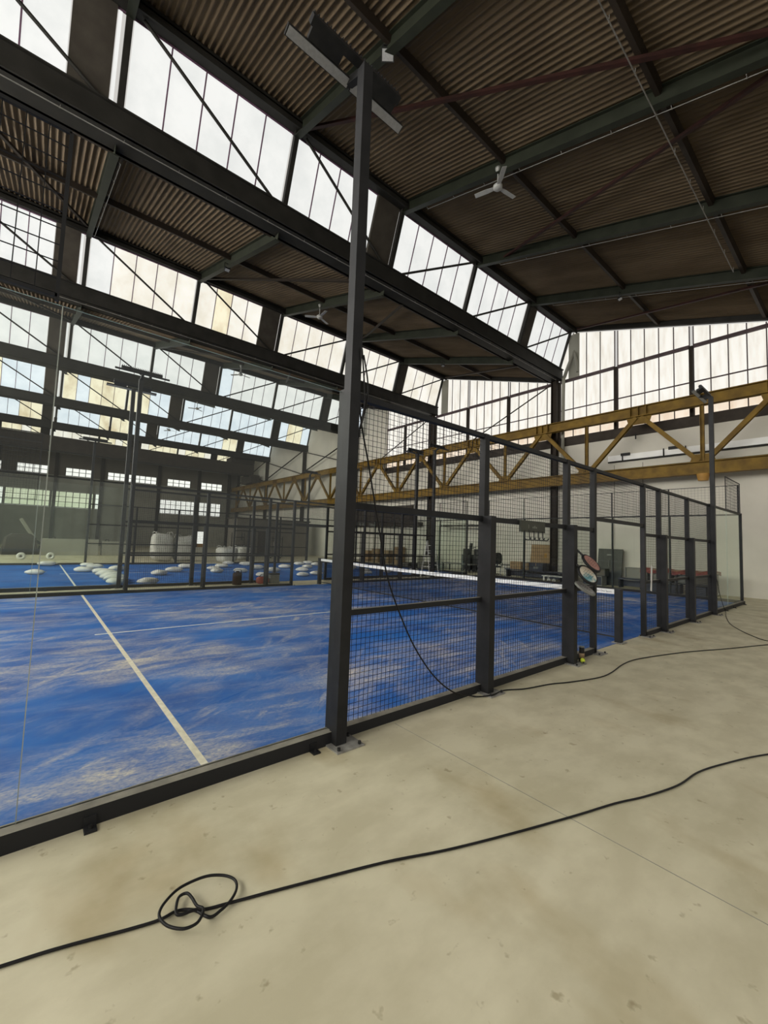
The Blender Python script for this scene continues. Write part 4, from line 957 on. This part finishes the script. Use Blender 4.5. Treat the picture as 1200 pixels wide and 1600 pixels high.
# office chair
oc = thing('office_chair', 'dark office chair with a rounded backrest near the pale wall', 'chair', (11.3, 10.42, 0), R(150))
MB().blob((0, 0, 0.48), 0.26, 0.25, 0.05, 16, 8, 0.6).build('seat', 'black_paint', oc)
MB().blob((0, 0.27, 0.92), 0.24, 0.05, 0.32, 16, 10, 0.7).build('backrest', 'black_paint', oc)
MB().cyl((0, 0, 0.08), (0, 0, 0.45), 0.03, n=10).bar((0, 0.1, 0.47), (0, 0.29, 0.7), 0.06, 0.03).build('column', 'black_paint', oc)
for i in range(5):
    a = 2 * math.pi * i / 5
    l = MB().bar((0, 0, 0.1), (0.3 * math.cos(a), 0.3 * math.sin(a), 0.07), 0.045, 0.03).build('leg', 'black_paint', oc)
    MB().blob((0.3 * math.cos(a), 0.3 * math.sin(a), 0.03), 0.025, 0.025, 0.03, 8, 6).build('castor', 'black_rubber', l)
for s in (-1, 1): MB().tube(spline([(s * 0.26, 0.18, 0.48), (s * 0.29, 0.15, 0.68), (s * 0.29, -0.14, 0.68)], 5), 0.018, 6).build('armrest', 'black_paint', oc)
sb = thing('work_table', 'small dark table with pale legs beside the office chair', 'table', (11.75, 10.12, 0))
MB().box(-0.2, 0.2, -0.2, 0.2, 0.56, 0.60).build('tabletop', 'black_paint', sb)
for dx in (-0.17, 0.17):
    for dy in (-0.17, 0.17): MB().box(dx - 0.02, dx + 0.02, dy - 0.02, dy + 0.02, 0, 0.56).build('leg', 'aluminium', sb)
# white table with rolls
wt = thing('low_white_table', 'low white table in front of the dark bench', 'table', (10.75, 6.75, 0))
MB().box(-0.25, 0.25, -0.55, 0.55, 0.26, 0.30).build('tabletop', 'white_paint', wt)
for dx in (-0.2, 0.2):
    for dy in (-0.46, 0.46): MB().box(dx - 0.03, dx + 0.03, dy - 0.03, dy + 0.03, 0, 0.26).build('leg', 'white_paint', wt)
for i, y in enumerate((7.0, 6.75)): tag(MB().tube([(10.6, y + 0.05 * math.cos(a), 0.09 + 0.06 * math.sin(a)) for a in [2 * math.pi * j / 14 for j in range(14)]], 0.028, 8, closed=True).build('cable_roll', 'white_paint'),
    'white roll under the low white table, ' + ('left' if i == 0 else 'right') + ' one', 'roll', 'rolls under the low table')
# plant stand / floor lamp in front of the column
fl = thing('stand_speaker', 'dark floor stand with a round knob beside the wall column', 'stand', (12.0, 6.55, 0))
MB().box(-0.16, 0.16, -0.22, 0.22, 0, 0.75).build('box', 'plaster_dark', fl)
MB().cyl((0, 0, 0.75), (0, 0, 2.1), 0.012, n=8).build('rod', 'grey_steel', fl)
MB().blob((0, 0, 0.93), 0.10, 0.10, 0.07, 12, 8).build('knob', 'bolt_black', fl)
# green board, boxes
gbd = thing('olive_panel', 'tall olive green panel leaning against the pale wall', 'panel', (12.3, 5.02, 0))
MB().bar((-0.05, 0, 0), (0.25, 0, 1.64), 1.06, 0.05, (1, 0, 0)).build('sheet', 'board_green', gbd)
MB().bar((0.05, 0, 0.82), (0.10, 0, 1.10), 0.02, 0.054, (1, 0, 0)).bar((0.12, 0.0, 1.34), (0.13, 0, 1.40), 0.22, 0.054, (1, 0, 0)).build('markings', 'lettering_pale', gbd)
def crate(x, y, z, sx, sy, sz, label, mat='grey_plastic', inner='navy_plastic', name='open_crate'):
    t = thing(name, label, 'crate', (x, y, z)); a, b = sx / 2, sy / 2
    MB().box(-a, a, -b, b, 0, 0.03).box(-a, a, -b, -b + 0.025, 0.03, sz).box(-a, a, b - 0.025, b, 0.03, sz).box(a - 0.025, a, -b, b, 0.03, sz).box(-a, a, -b, b, sz - 0.03, sz).build('body', mat, t)
    MB().box(-a + 0.05, a - 0.03, -b + 0.03, b - 0.03, 0.03, sz - 0.04).build('content', inner, t)
    return t
crate(11.6, 5.35, 0.0, 0.5, 0.85, 0.42, 'lower dark open crate before the olive panel')
crate(11.65, 5.3, 0.42, 0.45, 0.95, 0.33, 'upper olive crate stacked before the olive panel', 'board_green', 'plaster_dark')
crate(12.1, 3.75, 0.42, 0.4, 0.85, 0.45, 'grey cabinet box right of the olive panel', 'grey_plastic', 'plaster_grey')
bench(11.75, 3.40, 4.35, 0.42, 'short dark bench right of the olive panel')
# shelf under a red cover
sh = thing('covered_workbench', 'long workbench under a dark red cover by the pale wall', 'workbench', (11.55, 2.1, 0))
def drape(v): return v
cv = MB(); n = 20; vs = []
for i in range(n + 1):
    y = -1.25 + 2.5 * i / n
    z = 0.93 + 0.03 * math.sin(i * 1.1) - 0.04 * (i / n)
    vs += [(-0.40, y, z - 0.14 - 0.03 * math.sin(i * 1.9)), (-0.36, y, z - 0.01), (0.0, y, z + 0.02), (0.36, y, z - 0.01), (0.38, y, z - 0.14)]
cv.add(vs, [(5 * i + j, 5 * i + 5 + j, 5 * i + 6 + j, 5 * i + 1 + j) for i in range(n) for j in range(4)], 0, True)
cv.add([(x, y, z - 0.015) for x, y, z in vs], [(5 * i + 1 + j, 5 * i + 6 + j, 5 * i + 5 + j, 5 * i + j) for i in range(n) for j in range(4)], 0, True)
cv.build('cover', 'red_cover', sh)
MB().box(-0.36, 0.36, -1.22, 1.22, 0.84, 0.90).build('top', 'wood', sh)
for dx in (-0.32, 0.32):
    for dy in (-1.15, 0, 1.15): MB().box(dx - 0.03, dx + 0.03, dy - 0.03, dy + 0.03, 0, 0.84).build('leg', 'grey_steel', sh)
MB().box(-0.34, 0.34, -1.2, 1.2, 0.38, 0.42).build('shelf', 'grey_steel', sh)
for i, (y, w_, h, m_) in enumerate([(-0.85, 0.5, 0.34, 'plaster_dark'), (-0.2, 0.55, 0.30, 'grey_plastic'), (0.5, 0.6, 0.36, 'plaster_grey')]):
    tag(MB().box(11.3, 11.75, 2.1 + y - w_ / 2, 2.1 + y + w_ / 2, 0.42, 0.42 + h).build('storage_bin', m_), '%s bin on the shelf under the red cover' % ['right-hand dark', 'middle grey', 'left-hand pale'][i], 'bin', 'bins under the red cover')
for i, y in enumerate((1.5, 2.3, 3.0)):
    tag(MB().box(11.3, 11.7, y - 0.3, y + 0.3, 0.0, 0.33).build('floor_crate', 'navy_plastic'), 'dark crate on the floor under the workbench, %s from the right' % ORD[i], 'crate', 'crates under the workbench')
# dark upright machines and clutter farther along the wall
for i, (y, x) in enumerate([(13.0, 12.2), (12.3, 12.35)]):
    t = thing('floor_machine', 'dark upright floor machine with a handle by the wall, ' + ('left' if i == 0 else 'right') + ' one', 'machine', (x, y, 0), 0, 'upright floor machines')
    MB().box(-0.25, 0.25, -0.3, 0.3, 0.1, 1.0).box(-0.2, 0.2, -0.1, 0.25, 1.0, 1.35).build('body', 'black_paint', t)
    MB().bar((0, -0.12, 1.0), (0, -0.2, 1.7), 0.14, 0.12).bar((0, -0.2, 1.4), (0, -0.55, 1.45), 0.05, 0.05).build('handle', 'black_paint', t)
    for dy in (-0.25, 0.25): MB().cyl((-0.26, dy, 0.1), (-0.2, dy, 0.1), 0.1, n=14).build('wheel', 'black_rubber', t)
tb = thing('wall_table', 'long low table with grey top below the upright machines', 'table', (11.6, 13.2, 0))
MB().box(-0.35, 0.35, -1.1, 1.1, 0.42, 0.48).build('tabletop', 'grey_plastic', tb)
for dx in (-0.3, 0.3):
    for dy in (-1.0, 1.0): MB().box(dx - 0.03, dx + 0.03, dy - 0.03, dy + 0.03, 0, 0.42).build('leg', 'black_paint', tb)
def pallet(x, y, n, label):
    t = thing('pallet_stack', label, 'pallets', (x, y, 0))
    for k in range(n):
        z = 0.14 * k; p_ = MB()
        for j in range(5): p_.box(-0.6, 0.6, -0.4 + 0.17 * j, -0.28 + 0.17 * j, z + 0.115, z + 0.135)
        for dx in (-0.55, 0, 0.55): p_.box(dx - 0.05, dx + 0.05, -0.4, 0.4, z, z + 0.115)
        p_.build('pallet', 'plaster_dark', t)
pallet(11.3, 15.4, 3, 'stack of dark pallets by the wall behind the net')
pallet(11.2, 17.0, 2, 'low stack of dark pallets left of the taller stack')
for i, (y, h, w_, m_) in enumerate([(16.2, 0.8, 0.9, 'plaster_white'), (17.6, 0.75, 0.8, 'plaster_white'), (19.3, 1.25, 0.6, 'wood'), (20.6, 0.95, 0.7, 'wood'), (21.8, 1.0, 0.8, 'wood'), (23.0, 0.85, 0.7, 'cardboard')]):
    carton(12.3, y, 0, 0.5, w_, h, 'box by the far wall stretch, %s leftwards from the upright machines' % ORD[i], m_, 0, 'wall_crate', 'crate')
# thin door frame on the wall behind the mesh
fr_ = thing('steel_gate_frame', 'slim dark gate frame standing before the pale wall', 'frame', (12.0, 13.5, 0))
MB().box(-0.03, 0.03, -1.75, -1.63, 0, 2.75).build('upright', 'grey_steel', fr_); MB().box(-0.03, 0.03, 1.63, 1.75, 0, 2.75).build('upright', 'grey_steel', fr_)
MB().box(-0.03, 0.03, -1.75, 1.75, 2.68, 2.80).build('lintel', 'grey_steel', fr_)
